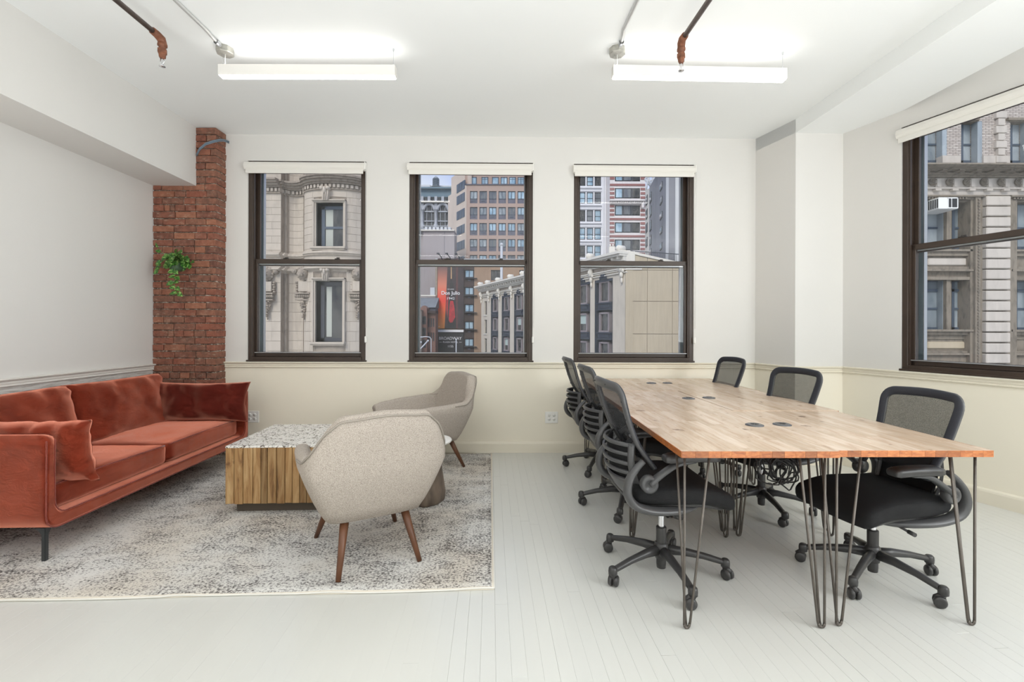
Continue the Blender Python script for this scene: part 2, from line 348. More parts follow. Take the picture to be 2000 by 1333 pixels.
# ------------------------------------------------------------------ mesh tools
class MB:
    def __init__(s): s.v = []; s.f = []; s.m = []; s.sm = []
    def add(s, vs, fs, mi=0, smooth=False):
        o = len(s.v); s.v += [tuple(v) for v in vs]
        for f in fs: s.f.append(tuple(i + o for i in f)); s.m.append(mi); s.sm.append(smooth)
        return s
    def box(s, x0, x1, y0, y1, z0, z1, mi=0, mat=None, b=0):
        if x0 > x1: x0, x1 = x1, x0
        if y0 > y1: y0, y1 = y1, y0
        if z0 > z1: z0, z1 = z1, z0
        b = min(b, (x1 - x0) * .45, (y1 - y0) * .45, (z1 - z0) * .45)
        if b <= 0:
            vs = [Vector((x, y, z)) for z in (z0, z1) for y in (y0, y1) for x in (x0, x1)]
            fs = [(0, 2, 3, 1), (4, 5, 7, 6), (0, 1, 5, 4), (2, 6, 7, 3), (0, 4, 6, 2), (1, 3, 7, 5)]
        else:
            vs = []; idx = {}
            X = (x0, x1); Y = (y0, y1); Z = (z0, z1)
            for i in (0, 1):
                for j in (0, 1):
                    for k in (0, 1):
                        sx, sy, sz = (b if i == 0 else -b), (b if j == 0 else -b), (b if k == 0 else -b)
                        idx[i, j, k, 0] = len(vs); vs.append(Vector((X[i], Y[j] + sy, Z[k] + sz)))
                        idx[i, j, k, 1] = len(vs); vs.append(Vector((X[i] + sx, Y[j], Z[k] + sz)))
                        idx[i, j, k, 2] = len(vs); vs.append(Vector((X[i] + sx, Y[j] + sy, Z[k])))
            fs = []
            def quad(a, b_, c, d, n):
                p = [vs[q] for q in (a, b_, c, d)]
                nn = (p[1] - p[0]).cross(p[2] - p[0])
                fs.append((a, b_, c, d) if nn.dot(n) > 0 else (d, c, b_, a))
            for ax in range(3):
                for sd_ in (0, 1):
                    def g(a, b_):
                        t = [0, 0, 0]; t[ax] = sd_; o = [q for q in range(3) if q != ax]; t[o[0]] = a; t[o[1]] = b_
                        return idx[t[0], t[1], t[2], ax]
                    n = Vector((0, 0, 0)); n[ax] = 1 if sd_ else -1
                    quad(g(0, 0), g(1, 0), g(1, 1), g(0, 1), n)
            for ax in range(3):
                o = [q for q in range(3) if q != ax]
                for a in (0, 1):
                    for b_ in (0, 1):
                        t0 = [0, 0, 0]; t0[o[0]] = a; t0[o[1]] = b_; t1 = list(t0); t1[ax] = 1
                        n = Vector((0, 0, 0)); n[o[0]] = 1 if a else -1; n[o[1]] = 1 if b_ else -1
                        quad(idx[(*t0, o[0])], idx[(*t1, o[0])], idx[(*t1, o[1])], idx[(*t0, o[1])], n)
            for i in (0, 1):
                for j in (0, 1):
                    for k in (0, 1):
                        a, b_, c = (idx[i, j, k, q] for q in range(3))
                        n = Vector((i - .5, j - .5, k - .5)); nn = (vs[b_] - vs[a]).cross(vs[c] - vs[a])
                        fs.append((a, b_, c) if nn.dot(n) > 0 else (a, c, b_))
        if mat is not None: vs = [mat @ v for v in vs]
        return s.add(vs, fs, mi)
    def grid(s, rows, mi=0, closeu=False, closev=False, smooth=True, flip=False):
        nv = len(rows); nu = len(rows[0]); vs = [p for r in rows for p in r]; fs = []
        for j in range(nv if closev else nv - 1):
            for i in range(nu if closeu else nu - 1):
                a = j * nu + i; b_ = j * nu + (i + 1) % nu; c = ((j + 1) % nv) * nu + (i + 1) % nu; d = ((j + 1) % nv) * nu + i
                fs.append((a, b_, c, d) if not flip else (d, c, b_, a))
        return s.add(vs, fs, mi, smooth)
    def tube(s, pts, r, n=8, mi=0, ry=None, up=(0, 0, 1), caps=True, closed=False):
        pts = [Vector(p) for p in pts]; m = len(pts)
        rr = r if isinstance(r, (list, tuple)) else [r] * m
        r2 = ry if isinstance(ry, (list, tuple)) else ([ry] * m if ry is not None else rr)
        rows = []; up = Vector(up)
        for i, p in enumerate(pts):
            if closed: tg = (pts[(i + 1) % m] - pts[i - 1])
            else: tg = pts[min(i + 1, m - 1)] - pts[max(i - 1, 0)]
            tg.normalize()
            sd_ = tg.cross(up)
            if sd_.length < 1e-3: sd_ = tg.cross(Vector((0, 1, 0))) if abs(tg.y) < .9 else tg.cross(Vector((1, 0, 0)))
            sd_.normalize(); u2 = sd_.cross(tg).normalized()
            if i == 0 or ry is not None: A, B = sd_, u2
            else:
                A = (A - tg * A.dot(tg)).normalized(); B = A.cross(tg).normalized()
            rows.append([p + A * (rr[i] * math.cos(2 * math.pi * k / n)) + B * (r2[i] * math.sin(2 * math.pi * k / n)) for k in range(n)])
        o = len(s.v); s.grid(rows, mi, closeu=True, closev=closed)
        if caps and not closed:
            s.f.append(tuple(o + k for k in range(n))[::-1]); s.m.append(mi); s.sm.append(False)
            s.f.append(tuple(o + (m - 1) * n + k for k in range(n))); s.m.append(mi); s.sm.append(False)
        return s
    def lathe(s, prof, n=20, c=(0, 0, 0), axis='Z', mi=0, smooth=True):
        rows = []
        for (r, h) in prof:
            row = []
            for k in range(n):
                a = 2 * math.pi * k / n; x, y = r * math.cos(a), r * math.sin(a)
                p = {'Z': (x, y, h), 'X': (h, x, y), 'Y': (y, h, x)}[axis]
                row.append(Vector(c) + Vector(p))
            rows.append(row)
        return s.grid(rows, mi, closeu=True, smooth=smooth)
    def ell(s, c, r, n=10, mi=0):
        rows = []
        for j in range(n // 2 + 1):
            th = math.pi * j / (n // 2)
            rows.append([Vector(c) + Vector((r[0] * math.sin(th) * math.cos(2 * math.pi * k / n), r[1] * math.sin(th) * math.sin(2 * math.pi * k / n), -r[2] * math.cos(th))) for k in range(n)])
        return s.grid(rows, mi, closeu=True)
    def poly(s, pts2, y0, y1, mi=0, plane='XZ'):
        n = len(pts2)
        f = (lambda p, d: (p[0], d, p[1])) if plane == 'XZ' else ((lambda p, d: (p[0], p[1], d)) if plane == 'XY' else (lambda p, d: (d, p[0], p[1])))
        vs = [f(p, y0) for p in pts2] + [f(p, y1) for p in pts2]
        fs = [tuple(range(n)), tuple(range(n, 2 * n))[::-1]] + [(i, i + n, (i + 1) % n + n, (i + 1) % n) for i in range(n)]
        return s.add(vs, fs, mi)
    def xf(s, mat):
        s.v = [tuple(mat @ Vector(v)) for v in s.v]; return s
    def mesh(s, name, mats, fix=True):
        me = bpy.data.meshes.new(name); me.from_pydata(s.v, [], s.f)
        for m in mats: me.materials.append(M[m] if isinstance(m, str) else m)
        me.polygons.foreach_set('material_index', s.m); me.polygons.foreach_set('use_smooth', s.sm)
        me.update()
        if fix:
            import bmesh
            bm = bmesh.new(); bm.from_mesh(me)
            bmesh.ops.remove_doubles(bm, verts=bm.verts, dist=1e-6)
            bmesh.ops.recalc_face_normals(bm, faces=bm.faces); bm.to_mesh(me); bm.free()
        return me
    def build(s, name, mats, parent=None, loc=None, rotz=None, fix=True):
        if isinstance(mats, str): mats = [mats]
        return link(name, s.mesh(name, mats, fix), parent, loc, rotz)

def link(name, data, parent=None, loc=None, rotz=None):
    o = bpy.data.objects.new(name, data); col.objects.link(o)
    if parent is not None: o.parent = parent
    if loc is not None: o.location = loc
    if rotz is not None: o.rotation_euler = (0, 0, rotz)
    return o
def tag(o, label=None, cat=None, group=None, kind=None):
    if label: o['label'] = label
    if cat: o['category'] = cat
    if group: o['group'] = group
    if kind: o['kind'] = kind
    return o
def thing(name, label, cat, loc=(0, 0, 0), rotz=0, group=None):
    return tag(link(name, None, None, loc, rotz), label, cat, group)
KIDS = {}
def copy_tree(o, parent=None, depth=0):
    c = o.copy(); col.objects.link(c)
    if parent is not None: c.parent = parent
    for ch in [k for k in list(col.objects) if k.parent == o]: copy_tree(ch, c, depth + 1)
    return c

def wallgrid(mb, x0, x1, z0, z1, y0, y1, ops, matf=lambda x, z: 0, zb=()):
    xs = sorted({x0, x1, *[o[0] for o in ops], *[o[1] for o in ops]}); zs = sorted({z0, z1, *zb, *[o[2] for o in ops], *[o[3] for o in ops]})
    xs = [x for x in xs if x0 <= x <= x1]; zs = [z for z in zs if z0 <= z <= z1]
    for j in range(len(zs) - 1):
        zc = (zs[j] + zs[j + 1]) / 2; run = None
        for i in range(len(xs)):
            solid = i < len(xs) - 1 and not any(o[0] < (xs[i] + xs[i + 1]) / 2 < o[1] and o[2] < zc < o[3] for o in ops)
            if solid and run is None: run = xs[i]
            if not solid and run is not None:
                mb.box(run, xs[i], y0, y1, zs[j], zs[j + 1], matf((run + xs[i]) / 2, zc)); run = None
    return mb

# ------------------------------------------------------------------ room shell
ZC = 3.18                       # ceiling
ZR0, ZR1 = 0.850, 0.9075        # chair rail
WT = 0.16                       # wall thickness
BR = math.atan(.013)            # back wall rotation
def back_at(X): return 4.64 + .013 * X
A_LEFT = Vector((-3.468, 4.45, 0)); DL = Vector((-.031, 1, 0)).normalized()
RW0 = Vector((3.05, 4.25, 0)); DRW = Vector((.376, -1, 0)).normalized(); ROTR = math.atan2(DRW.y, DRW.x)
ROTL = math.atan2(DL.y, DL.x)

def matz(x, z): return 1 if z < .88 else 0
# openings, wall local coordinates
WOP = [(-2.645, -1.468, .921, 2.918), (-1.036, .206, .921, 2.918), (.620, 1.838, .921, 2.912)]
mb = wallgrid(MB(), -3.75, 2.62, -.1, ZC + .15, 0, WT, WOP, matz, (.88,))
tag(mb.build('wall_back', ['wall', 'wall_low'], None, (0, 4.64, 0), BR), kind='structure')
# right wall (splayed), local x runs from the far corner toward the camera
RW = [(.47, 1.71, .921, 2.918), (3.0, 4.24, .921, 2.918), (4.9, 6.14, .921, 2.918)]
mb = wallgrid(MB(), 0, 8.2, -.1, ZC + .15, 0, WT, RW, matz, (.88,))
tag(mb.build('wall_right', ['wall', 'wall_low'], None, RW0, ROTR), kind='structure')
# pier in the back right corner
C1 = Vector((2.466, 4.672)); C2 = Vector((2.601, 4.233)); C3 = Vector((3.05, 4.25))
mb = MB()
for z0, z1, mi in ((-.1, .88, 1), (.88, ZC + .1, 0)):
    mb.poly([(C1.x, C1.y), (C2.x, C2.y), (C3.x, C3.y), (3.15, 4.4), (3.15, 4.85), (2.5, 4.85)], z0, z1, mi, 'XY')
tag(mb.build('wall_pier', ['wall', 'wall_low']), 'white boxed pier in the far right corner of the room', kind='structure')
# left wall: upper plaster, lower whitewashed boards
mb = MB().box(-8.2, 0.05, 0, WT, .87, ZC + .15, 0).box(-8.2, 0.05, 0, WT, -.1, .87, 1)
mb.box(0.05, .36, .02, WT, -.1, ZC + .15, 0)
tag(mb.build('wall_left', ['wall', 'whitewash'], None, A_LEFT, ROTL), kind='structure')
mb = MB().box(-4.2, 6.6, -3.7, -3.55, -.1, ZC + .15)
tag(mb.build('wall_front', 'wall'), kind='structure')
tag(MB().poly([(-3.75, 4.8), (3.15, 4.8), (3.2, 4.306), (6.09, -3.37), (6.09, -3.7), (-3.75, -3.7)], ZC, ZC + .15, 0, 'XY').build('ceiling', 'ceiling'), kind='structure')
# soffit along the left wall and beam over the right window
mb = MB().poly([(-3.6, 4.45), (-3.053, 4.45), (-2.85, -3.6), (-3.6, -3.6)], 2.616, ZC + .05, 0, 'XY')
tag(mb.build('ceiling_soffit', 'wall'), 'white boxed soffit running along the left wall', kind='structure')
mb = MB().poly([(C1.x, C1.y), (2.601, 4.233), (2.651, 2.53), (2.80, -3.6), (3.50, -3.6), (3.262, 2.936), (3.219, 3.837), (3.14, 4.35), (2.95, 4.75)], 3.055, ZC + .05, 0, 'XY')
tag(mb.build('ceiling_beam', 'ceiling'), 'shallow white ceiling beam beside the right window', kind='structure')

# floor: slab with painted boards let in
fl = MB().poly([(-3.75, 4.8), (3.15, 4.8), (3.2, 4.306), (6.09, -3.37), (6.09, -3.7), (-3.75, -3.7)], -.2, -.010, 1, 'XY').box(-3.75, 6.0, -3.7, 1.195, -.012, 0.0, 0)
floor = tag(fl.build('floor', ['board', 'gap']), kind='structure')
BA = math.atan(.045)
rb = random.Random(3)
BW = .0572; base_boards = []
stuffb = MB(); nb = 0
for i in range(-68, 86):
    x0 = i * BW; y = 1.2 - rb.random() * 1.6
    while y < 4.9:
        L = rb.uniform(1.3, 2.6); y1 = y + L
        a, b_ = max(y, 1.2), min(y1, 4.92)
        y = y1
        if b_ - a < .05: continue
        xm = x0 + BW / 2 - .045 * ((a + b_) / 2 - 3)
        if xm > -3.1 and xm < -.3 and a > 2.25: continue          # wholly under the rug
        if xm < -3.42: continue
        xr = 3.05 + (4.25 - (a + b_) / 2) * .376
        if xm > xr + .15: continue
        g = rb.choice((.0001, .0002, .0002, .0003, .0010 if xm > 1.2 else .0004)) if xm > -.3 else .0001
        mbb = MB().box(x0 + g / 2, x0 + BW - g / 2, a + g, b_ - g, -.011, -rb.uniform(0, .0003), 0, None, .0007 if (xm > -.3 and rb.random() < .3) else .0002)
        nb += 1
        if nb <= 300: mbb.build('floorboard', 'board', floor, (.135, 0, 0), BA, fix=False)
        else: stuffb.v and None; o_ = len(stuffb.v); stuffb.v += mbb.v; stuffb.f += [tuple(q + o_ for q in f) for f in mbb.f]; stuffb.m += mbb.m; stuffb.sm += mbb.sm
if stuffb.v: tag(stuffb.build('floorboards', 'board', floor, (.135, 0, 0), BA, fix=False), kind='stuff')

# chair rails and baseboards: profile extruded along a run (y negative = into the room)
RAIL = [(.0, .850), (-.014, .850), (-.018, .856), (-.012, .863), (-.012, .868), (-.017, .872), (-.017, .885), (-.026, .893), (-.033, .897), (-.035, .9035), (-.030, .9075), (.0, .9075)]
BASE = [(.0, 0.), (-.020, 0.), (-.020, .088), (-.016, .100), (-.008, .108), (0, .112)]
def run(name, prof, p0, p1, mat='trim', dz=0, e0=0, e1=0):
    p0 = Vector((p0[0], p0[1], 0)); p1 = Vector((p1[0], p1[1], 0)); d = (p1 - p0); L = d.length; a = math.atan2(d.y, d.x)
    mb = MB(); n = len(prof)
    # e0/e1 mitre: x shift per unit of projection
    vs = [(0 + e0 * p[0], p[0], p[1] + dz) for p in prof] + [(L - e1 * p[0], p[0], p[1] + dz) for p in prof]
    fs = [tuple(range(n)), tuple(range(n, 2 * n))[::-1]] + [(i, i + n, (i + 1) % n + n, (i + 1) % n) for i in range(n)]
    mb.add(vs, fs)
    return tag(mb.build(name, mat, None, p0, a), kind='structure')
BL = (-2.86, back_at(-2.86)); BRr = (C1.x, C1.y)
for k, (prof, nm) in enumerate(((RAIL, 'trim'), (BASE, 'baseboard'))):
    names = {'trim': ['trim_1', 'trim_2', 'trim_3', 'trim_4', 'trim_5'], 'baseboard': ['baseboard_back', 'baseboard_pier', 'baseboard_pier.001', 'baseboard_right', 'baseboard_left']}[nm]
    run(names[0], prof, BL, BRr, e1=-.8)
    run(names[1], prof, BRr, C2, e0=-.8, e1=.75)
    run(names[2], prof, C2, C3, e0=.75, e1=-.35)
    e_ = RW0 + DRW * 8
    run(names[3], prof, C3, e_, e0=-.35)
    s_ = A_LEFT - DL * 8
    run(names[4], prof, s_, A_LEFT, 'blind' if nm == 'trim' else 'trim', dz=-.012 if nm == 'trim' else 0)

# ------------------------------------------------------------------ windows
def window(n, origin, rotz, w_, z0, z1, flat=False):
    root = tag(link('window_%d' % n, None, None, origin, rotz), kind='structure')
    h = z1 - z0; j = .042
    f = MB()
    f.box(0, j, .012, .15, z0, z1, 0, None, .003).box(w_ - j, w_, .012, .15, z0, z1, 0, None, .003)
    f.box(j, w_ - j, .012, .15, z1 - j, z1, 0, None, .003).box(j, w_ - j, .004, .15, z0, z0 + .035, 0, None, .003)
    f.box(-.012, w_ + .012, -.006, .02, z0 - .012, z0 + .004, 0, None, .002)
    f.box(j, j + .012, .02, .04, z0 + .03, z1 - j, 0).box(w_ - j - .012, w_ - j, .02, .04, z0 + .03, z1 - j, 0)
    f.build('window_frame', 'bronze', root)
    zm = z0 + h * .495
    # upper sash (outer track)
    s = MB(); a0, a1 = j, w_ - j; st = .036
    s.box(a0, a0 + st, .088, .118, zm - .02, z1 - j, 0, None, .003).box(a1 - st, a1, .088, .118, zm - .02, z1 - j, 0, None, .003)
    s.box(a0, a1, .088, .118, z1 - j - .05, z1 - j, 0, None, .003).box(a0, a1, .088, .118, zm - .03, zm + .018, 0, None, .003)
    up = s.build('upper_sash', 'bronze', root)
    MB().box(a0 + st - .004, a1 - st + .004, .101, .106, zm + .01, z1 - j - .045).build('pane', 'glass', up)
    s = MB(); zb = z0 + .036
    s.box(a0, a0 + st, .045, .078, zb, zm + .03, 0, None, .003).box(a1 - st, a1, .045, .078, zb, zm + .03, 0, None, .003)
    s.box(a0, a1, .045, .078, zm - .012, zm + .034, 0, None, .003).box(a0, a1, .045, .078, zb, zb + .046, 0, None, .003)
    s.box(a0 + st - .002, a1 - st + .002, .07, .076, zm - .022, zm - .010, 1)
    s.box(a0 - .01, a1 + .01, .030, .055, zb + .036, zb + .044, 1, None, .002)
    lo = s.build('lower_sash', ['bronze', 'alum'], root)
    MB().box(a0 + st - .004, a1 - st + .004, .058, .063, zb + .04, zm - .008).build('pane', 'glass', lo)
    for k, fx in enumerate((.30, .74)):
        MB().box(w_ * fx - .025, w_ * fx + .025, .050, .074, zm + .034, zm + .043, 0, None, .003).lathe([(.0, .0), (.011, 0), (.010, .010), (0, .012)], 10, (w_ * fx, .062, zm + .042)).box(w_ * fx - .004, w_ * fx + .022, .056, .066, zm + .046, zm + .053).build('sash_lock', 'slot', root)
    # storm sash outside
    s = MB()
    for (q0, q1) in ((zb, zm), (zm, z1 - .03)):
        s.box(j, j + .034, .150, .190, q0, q1, 0).box(w_ - j - .034, w_ - j, .150, .190, q0, q1, 0)
        s.box(j + .034, j + .040, .150, .192, q0, q1, 1).box(w_ - j - .040, w_ - j - .034, .150, .192, q0, q1, 1)
    s.box(j, w_ - j, .15, .19, zm - .012, zm + .012, 0).box(j, w_ - j, .15, .19, z0 + .01, z0 + .05, 0).box(j, w_ - j, .15, .19, z1 - .05, z1 - .01, 0)
    s.build('storm_sash', ['storm', 'alum'], root)
    return root
def to_world(origin, rotz, x, y, z=0):
    c, s = math.cos(rotz), math.sin(rotz); return Vector((origin[0] + c * x - s * y, origin[1] + s * x + c * y, z))
WINS = []
for k, o in enumerate(WOP):
    org = to_world((0, 4.64), BR, o[0], 0); window(k + 1, org, BR, o[1] - o[0], o[2], o[3]); WINS.append((org, BR, o))
for k, o in enumerate(RW):
    org = to_world(RW0, ROTR, o[0], 0); window(k + 4, org, ROTR, o[1] - o[0], o[2], o[3])
    if k == 0: WINS.append((org, ROTR, o))
BLAB = ['rolled white roller blind over the window left of the pillar-side armchair, beside the brick pillar',
        'rolled white roller blind over the middle back window with the red billboard view',
        'rolled white roller blind over the back window above the office chairs',
        'rolled white roller blind over the right wall window']
BLAB[0] = 'rolled white roller blind over the back window nearest the brick pillar'
for (org, rz, o), lab in zip(WINS, BLAB):
    w_ = o[1] - o[0]; z1 = o[3]
    t = thing('roller_blind', lab, 'blind', (org.x, org.y, 0), rz, 'roller blinds on the windows')
    pr = [(-.03 - .0, z1 - .022), (-.052, z1 - .030), (-.060, z1 - .055), (-.058, z1 - .080), (-.046, z1 - .098), (-.02, z1 - .104), (.0, z1 - .1), (.0, z1 - .022)]
    MB().poly(pr, -.012, w_ - .004, 0, 'YZ').build('cassette', 'blind', t)
    MB().box(.0, w_ - .016, -.052, -.040, z1 - .140, z1 - .096, 0, None, .004).build('hem_bar', 'blind', t)
    MB().box(w_ - .004, w_ + .006, -.055, 0, z1 - .095, z1 - .02, 0, None, .003).build('end_bracket', 'white', t)
    ch = MB()
    for dx in (0, .006):
        ch.tube([(w_ + .004 + dx, -.035, z1 - .09), (w_ + .004 + dx, -.014, 1.25)], .0012, 5)
    ch.build('pull_chain', 'wirewhite', t)
    MB().box(w_ - .006, w_ + .016, -.024, .0, 1.10, 1.165, 0, None, .006).build('chain_tensioner', 'white', t)

# ------------------------------------------------------------------ brick pillar
colm = tag(link('brick_pillar', None, None, (0, 0, 0)), 'exposed red brick pillar in the far left corner', kind='structure')
YC = 4.45; XL, XR_, XU = -3.466, -2.862, -3.058
mb = MB().box(XL, XR_ - .006, YC + .008, 4.63, -.02, 2.62).box(XU + .01, XR_ - .008, YC + .010, 4.63, 2.6, ZC + .02)
mb.build('mortar_core', 'mortar', colm)
rb = random.Random(11); course = .0675; k = 0; z = 0.01
while z < ZC - .03:
    low = z < 2.60; xa = XL if low else XU
    hz = course - .009
    if z + hz > ZC: hz = ZC - z
    # widths from the right corner leftwards
    ws = [.20 if k % 2 == 0 else .10]; x = XR_ + rb.uniform(-.004, .004)
    if k % 6 == 5: ws = [.1]
    first = True
    while x > xa + .01:
        if first: bw = ws[0] + rb.uniform(-.008, .008)
        else: bw = (.205 if k % 6 != 5 else .102) + rb.uniform(-.01, .01)
        if rb.random() < .12: bw *= .55
        x0 = max(x - bw, xa); 
        if x0 - xa < .04: x0 = xa
        g = .007
        b_ = MB(); pr = rb.uniform(0, .010)
        b_.box(x0 + (g if x0 > xa else 0), x, YC - pr, 4.628 if first else YC + .07, z, z + hz + rb.uniform(-.003, .002), 0, None, .0035)
        b_.v = [tuple(Vector(v) + noise.noise_vector(Vector(v) * 23) * .0035) for v in b_.v]
        b_.build('brick', 'brick', colm)
        x = x0; first = False
    z += course; k += 1
# loose cable over the top of the pillar
pts = [P(384, 302, 4.43), P(390, 290, 4.40), P(402, 280, 4.39), P(418, 275, 4.39), P(428, 273, 4.42), P(436, 273, 4.5), P(443, 275, 4.58), P(447, 277, 4.60)]
tag(MB().tube(pts, .007, 8).tube([p + Vector((0, .002, -.013)) for p in pts], .005, 8).build('wall_cable', 'bluecable'), 'grey blue cable looped across the top of the brick pillar', 'cable')

# ------------------------------------------------------------------ ceiling pipes, conduits, lights
def sprinkler(x, yend, zp, label, dxdy=-.03):
    t = thing('sprinkler_pipe', label, 'pipe', (x, yend, 0))
    y0 = -3.5 - yend
    MB().tube([(dxdy * y0 * 1.0, y0, zp), (0, 0, zp)], .0155, 12).build('pipe', 'pipe', t)
    f = MB().tube([(dxdy * -.045, -.045, zp), (0, -.005, zp), (0.004, .022, zp - .010), (.006, .030, zp - .03), (.006, .03, zp - .052)], [.022, .024, .026, .024, .024], 12)
    f.lathe([(.024, zp - .03), (.027, zp - .04), (.027, zp - .052), (.020, zp - .056), (.018, zp - .07)], 12, (.006, .03, 0))
    f.build('elbow', 'rust', t)
    f = MB().lathe([(.018, zp - .068), (.027, zp - .072), (.027, zp - .096), (.022, zp - .1), (.020, zp - .122), (.013, zp - .13), (0, zp - .13)], 6, (.006, .03, 0), smooth=False)
    f.build('coupling', 'rust', t)
    f = MB().tube([(.017, .03, zp - .125), (.018, .03, zp - .15), (.008, .03, zp - .172)], .003, 6).tube([(-.005, .03, zp - .125), (-.006, .03, zp - .15), (.004, .03, zp - .172)], .003, 6)
    f.lathe([(.004, zp - .125), (.005, zp - .165), (.004, zp - .178)], 8, (.006, .03, 0)).lathe([(0, zp - .176), (.018, zp - .178), (.018, zp - .181), (0, zp - .182)], 14, (.006, .03, 0))
    f.build('sprinkler_head', 'chrome', t)
sprinkler(-2.235, 2.90, 3.085, 'dark iron sprinkler pipe on the ceiling above the sofa end', -.01)
sprinkler(1.075, 2.93, 3.085, 'dark iron sprinkler pipe in front of the ceiling light over the desks', -.06)

def fixture(x0, x1, yy, rz, label, vis=True, jx=.03):
    L = x1 - x0
    t = thing('linear_pendant_light', label, 'ceiling light', (x0, yy, 0), rz, 'suspended linear lights')
    zt, zb = 3.056, 2.984
    b_ = MB().box(0, L, -.027, -.0245, zb, zt, 0).box(0, L, .0245, .027, zb, zt, 0)
    b_.box(-.003, 0, -.027, .027, zb, zt, 0).box(L, L + .003, -.027, .027, zb, zt, 0).box(0, L, -.0245, .0245, (zb + zt) / 2 - .01, (zb + zt) / 2 + .01)
    b_.build('housing', 'fixture', t)
    MB().box(.001, L - .001, -.024, .024, zb - .006, zb + .004, 0, None, .002).build('lower_diffuser', 'led_down', t)
    MB().box(.001, L - .001, -.024, .024, zt - .012, zt - .006).build('upper_diffuser', 'led_up', t)
    for q in (.016, L - .014):
        MB().tube([(q, 0, zt - .01), (q, 0, ZC)], .0012, 6).lathe([(.0045, zt - .01), (.0045, zt + .016), (.001, zt + .02)], 8, (q, 0, 0)).lathe([(.004, ZC - .018), (.007, ZC - .008), (.007, ZC)], 8, (q, 0, 0)).build('suspension_wire', 'alum', t)
    j = MB().lathe([(.0, ZC - .042), (.052, ZC - .042), (.056, ZC - .038), (.056, ZC)], 8, (jx, .0, 0), smooth=False)
    j.build('junction_box', 'galv', t)
    MB().tube([(jx + .0, 0, ZC - .04), (jx + .001, 0, zt - .01)], .003, 6).build('power_cord', 'wirewhite', t)
    return t
fixture(-2.022, -.813, 3.19, 0, 'suspended white linear light over the sofa side of the room')
fixture(.690, 1.896, 3.18, R(1.6), 'suspended white linear light over the desks')
for fk, (x0, yy) in enumerate(((-2.05, .9), (.69, .9), (-2.1, -1.5), (.75, -1.5))):
    fixture(x0, x0 + 1.21, yy, 0, ['near left', 'near right', 'rear left', 'rear right'][fk] + ' suspended white linear light behind the camera position')
def conduit(x, y, dx, label):
    r_ = .011
    pts = [(x, y - .045, ZC - .022), (x + .0, y - .10, ZC - .018), (x - dx * .2, y - .2, ZC - r_), (x + dx * (y + 3.5) * 1.0, -3.5, ZC - r_)]
    t = thing('conduit', label, 'conduit', (0, 0, 0)); MB().tube(pts, r_, 10).build('tube', 'conduit', t)
    MB().lathe([(.016, -.01), (.017, .0), (.017, .02), (.013, .03)], 10, (x, y - .082, ZC - .021), 'Y').build('connector', 'alum', t)
conduit(-1.985, 3.17, -.012, 'silver conduit running to the junction box of the left ceiling light')
conduit(.724, 3.16, .055, 'silver conduit running to the junction box of the right ceiling light')

# ------------------------------------------------------------------ wall outlets
def outlet(px, py, gangs, label):
    Xw = (px - 1000) / FPX * 4.63; p = to_world((0, 4.64), BR, Xw, 0); z = CH + 4.63 * (H0 - py) / FPX
    t = thing('wall_outlet', label, 'outlet', (p.x, p.y, z), BR, 'wall outlets')
    w_ = .07 * gangs * .82
    MB().box(-w_ / 1.0 * .5 - .008, w_ * .5 + .008, -.007, .0, -.058, .058, 0, None, .003).build('cover_plate', 'white', t)
    for g in range(gangs):
        gx = (g - (gangs - 1) / 2) * .047
        r_ = MB()
        for q in (-.02, .02):
            r_.lathe([(.0, -.0095), (.0155, -.0095), (.0165, -.007)], 14, (gx, 0, q), 'Y')
            for sx in (-.006, .006): r_.box(gx + sx - .0012, gx + sx + .0012, -.0105, -.009, q - .001, q + .008, 1)
            r_.box(gx - .002, gx + .002, -.0105, -.009, q - .010, q - .006, 1)
        r_.build('receptacle', ['white', 'slot'], t)
outlet(1078, 816, 2, 'white double outlet plate on the wall left of the desks')
outlet(496.5, 815, 2, 'white double outlet plate on the wall behind the sofa end')

# ------------------------------------------------------------------ soft shapes
def rbox(mb, c, h, r, n=8, crown=0, mi=0, disp=None, mat=None):
    c = Vector(c); h = Vector(h); inner = Vector((max(h.x - r, 0), max(h.y - r, 0), max(h.z - r, 0)))
    def mp(p):
        p = Vector((math.copysign(abs(p.x) ** .85, p.x) * h.x, math.copysign(abs(p.y) ** .85, p.y) * h.y, math.copysign(abs(p.z) ** .85, p.z) * h.z))
        q = Vector((max(-inner.x, min(inner.x, p.x)), max(-inner.y, min(inner.y, p.y)), max(-inner.z, min(inner.z, p.z))))
        d = p - q
        if d.length > 1e-9: p = q + d.normalized() * r * (min(1, d.length / r) if d.length < r else 1)
        cz = crown * (1 - (p.x / h.x) ** 2) * (1 - (p.y / h.y) ** 2)
        if p.z > 0: p.z += cz
        p = p + c
        if disp: p = disp(p)
        return mat @ p if mat is not None else p
    for ax in range(3):
        for sg in (-1, 1):
            rows = []
            for j in range(n + 1):
                row = []
                for i in range(n + 1):
                    t = [0, 0, 0]; t[ax] = sg; o = [q for q in range(3) if q != ax]
                    t[o[0]] = -1 + 2 * i / n; t[o[1]] = -1 + 2 * j / n
                    row.append(mp(Vector(t)))
                rows.append(row)
            mb.grid(rows, mi)
    return mb
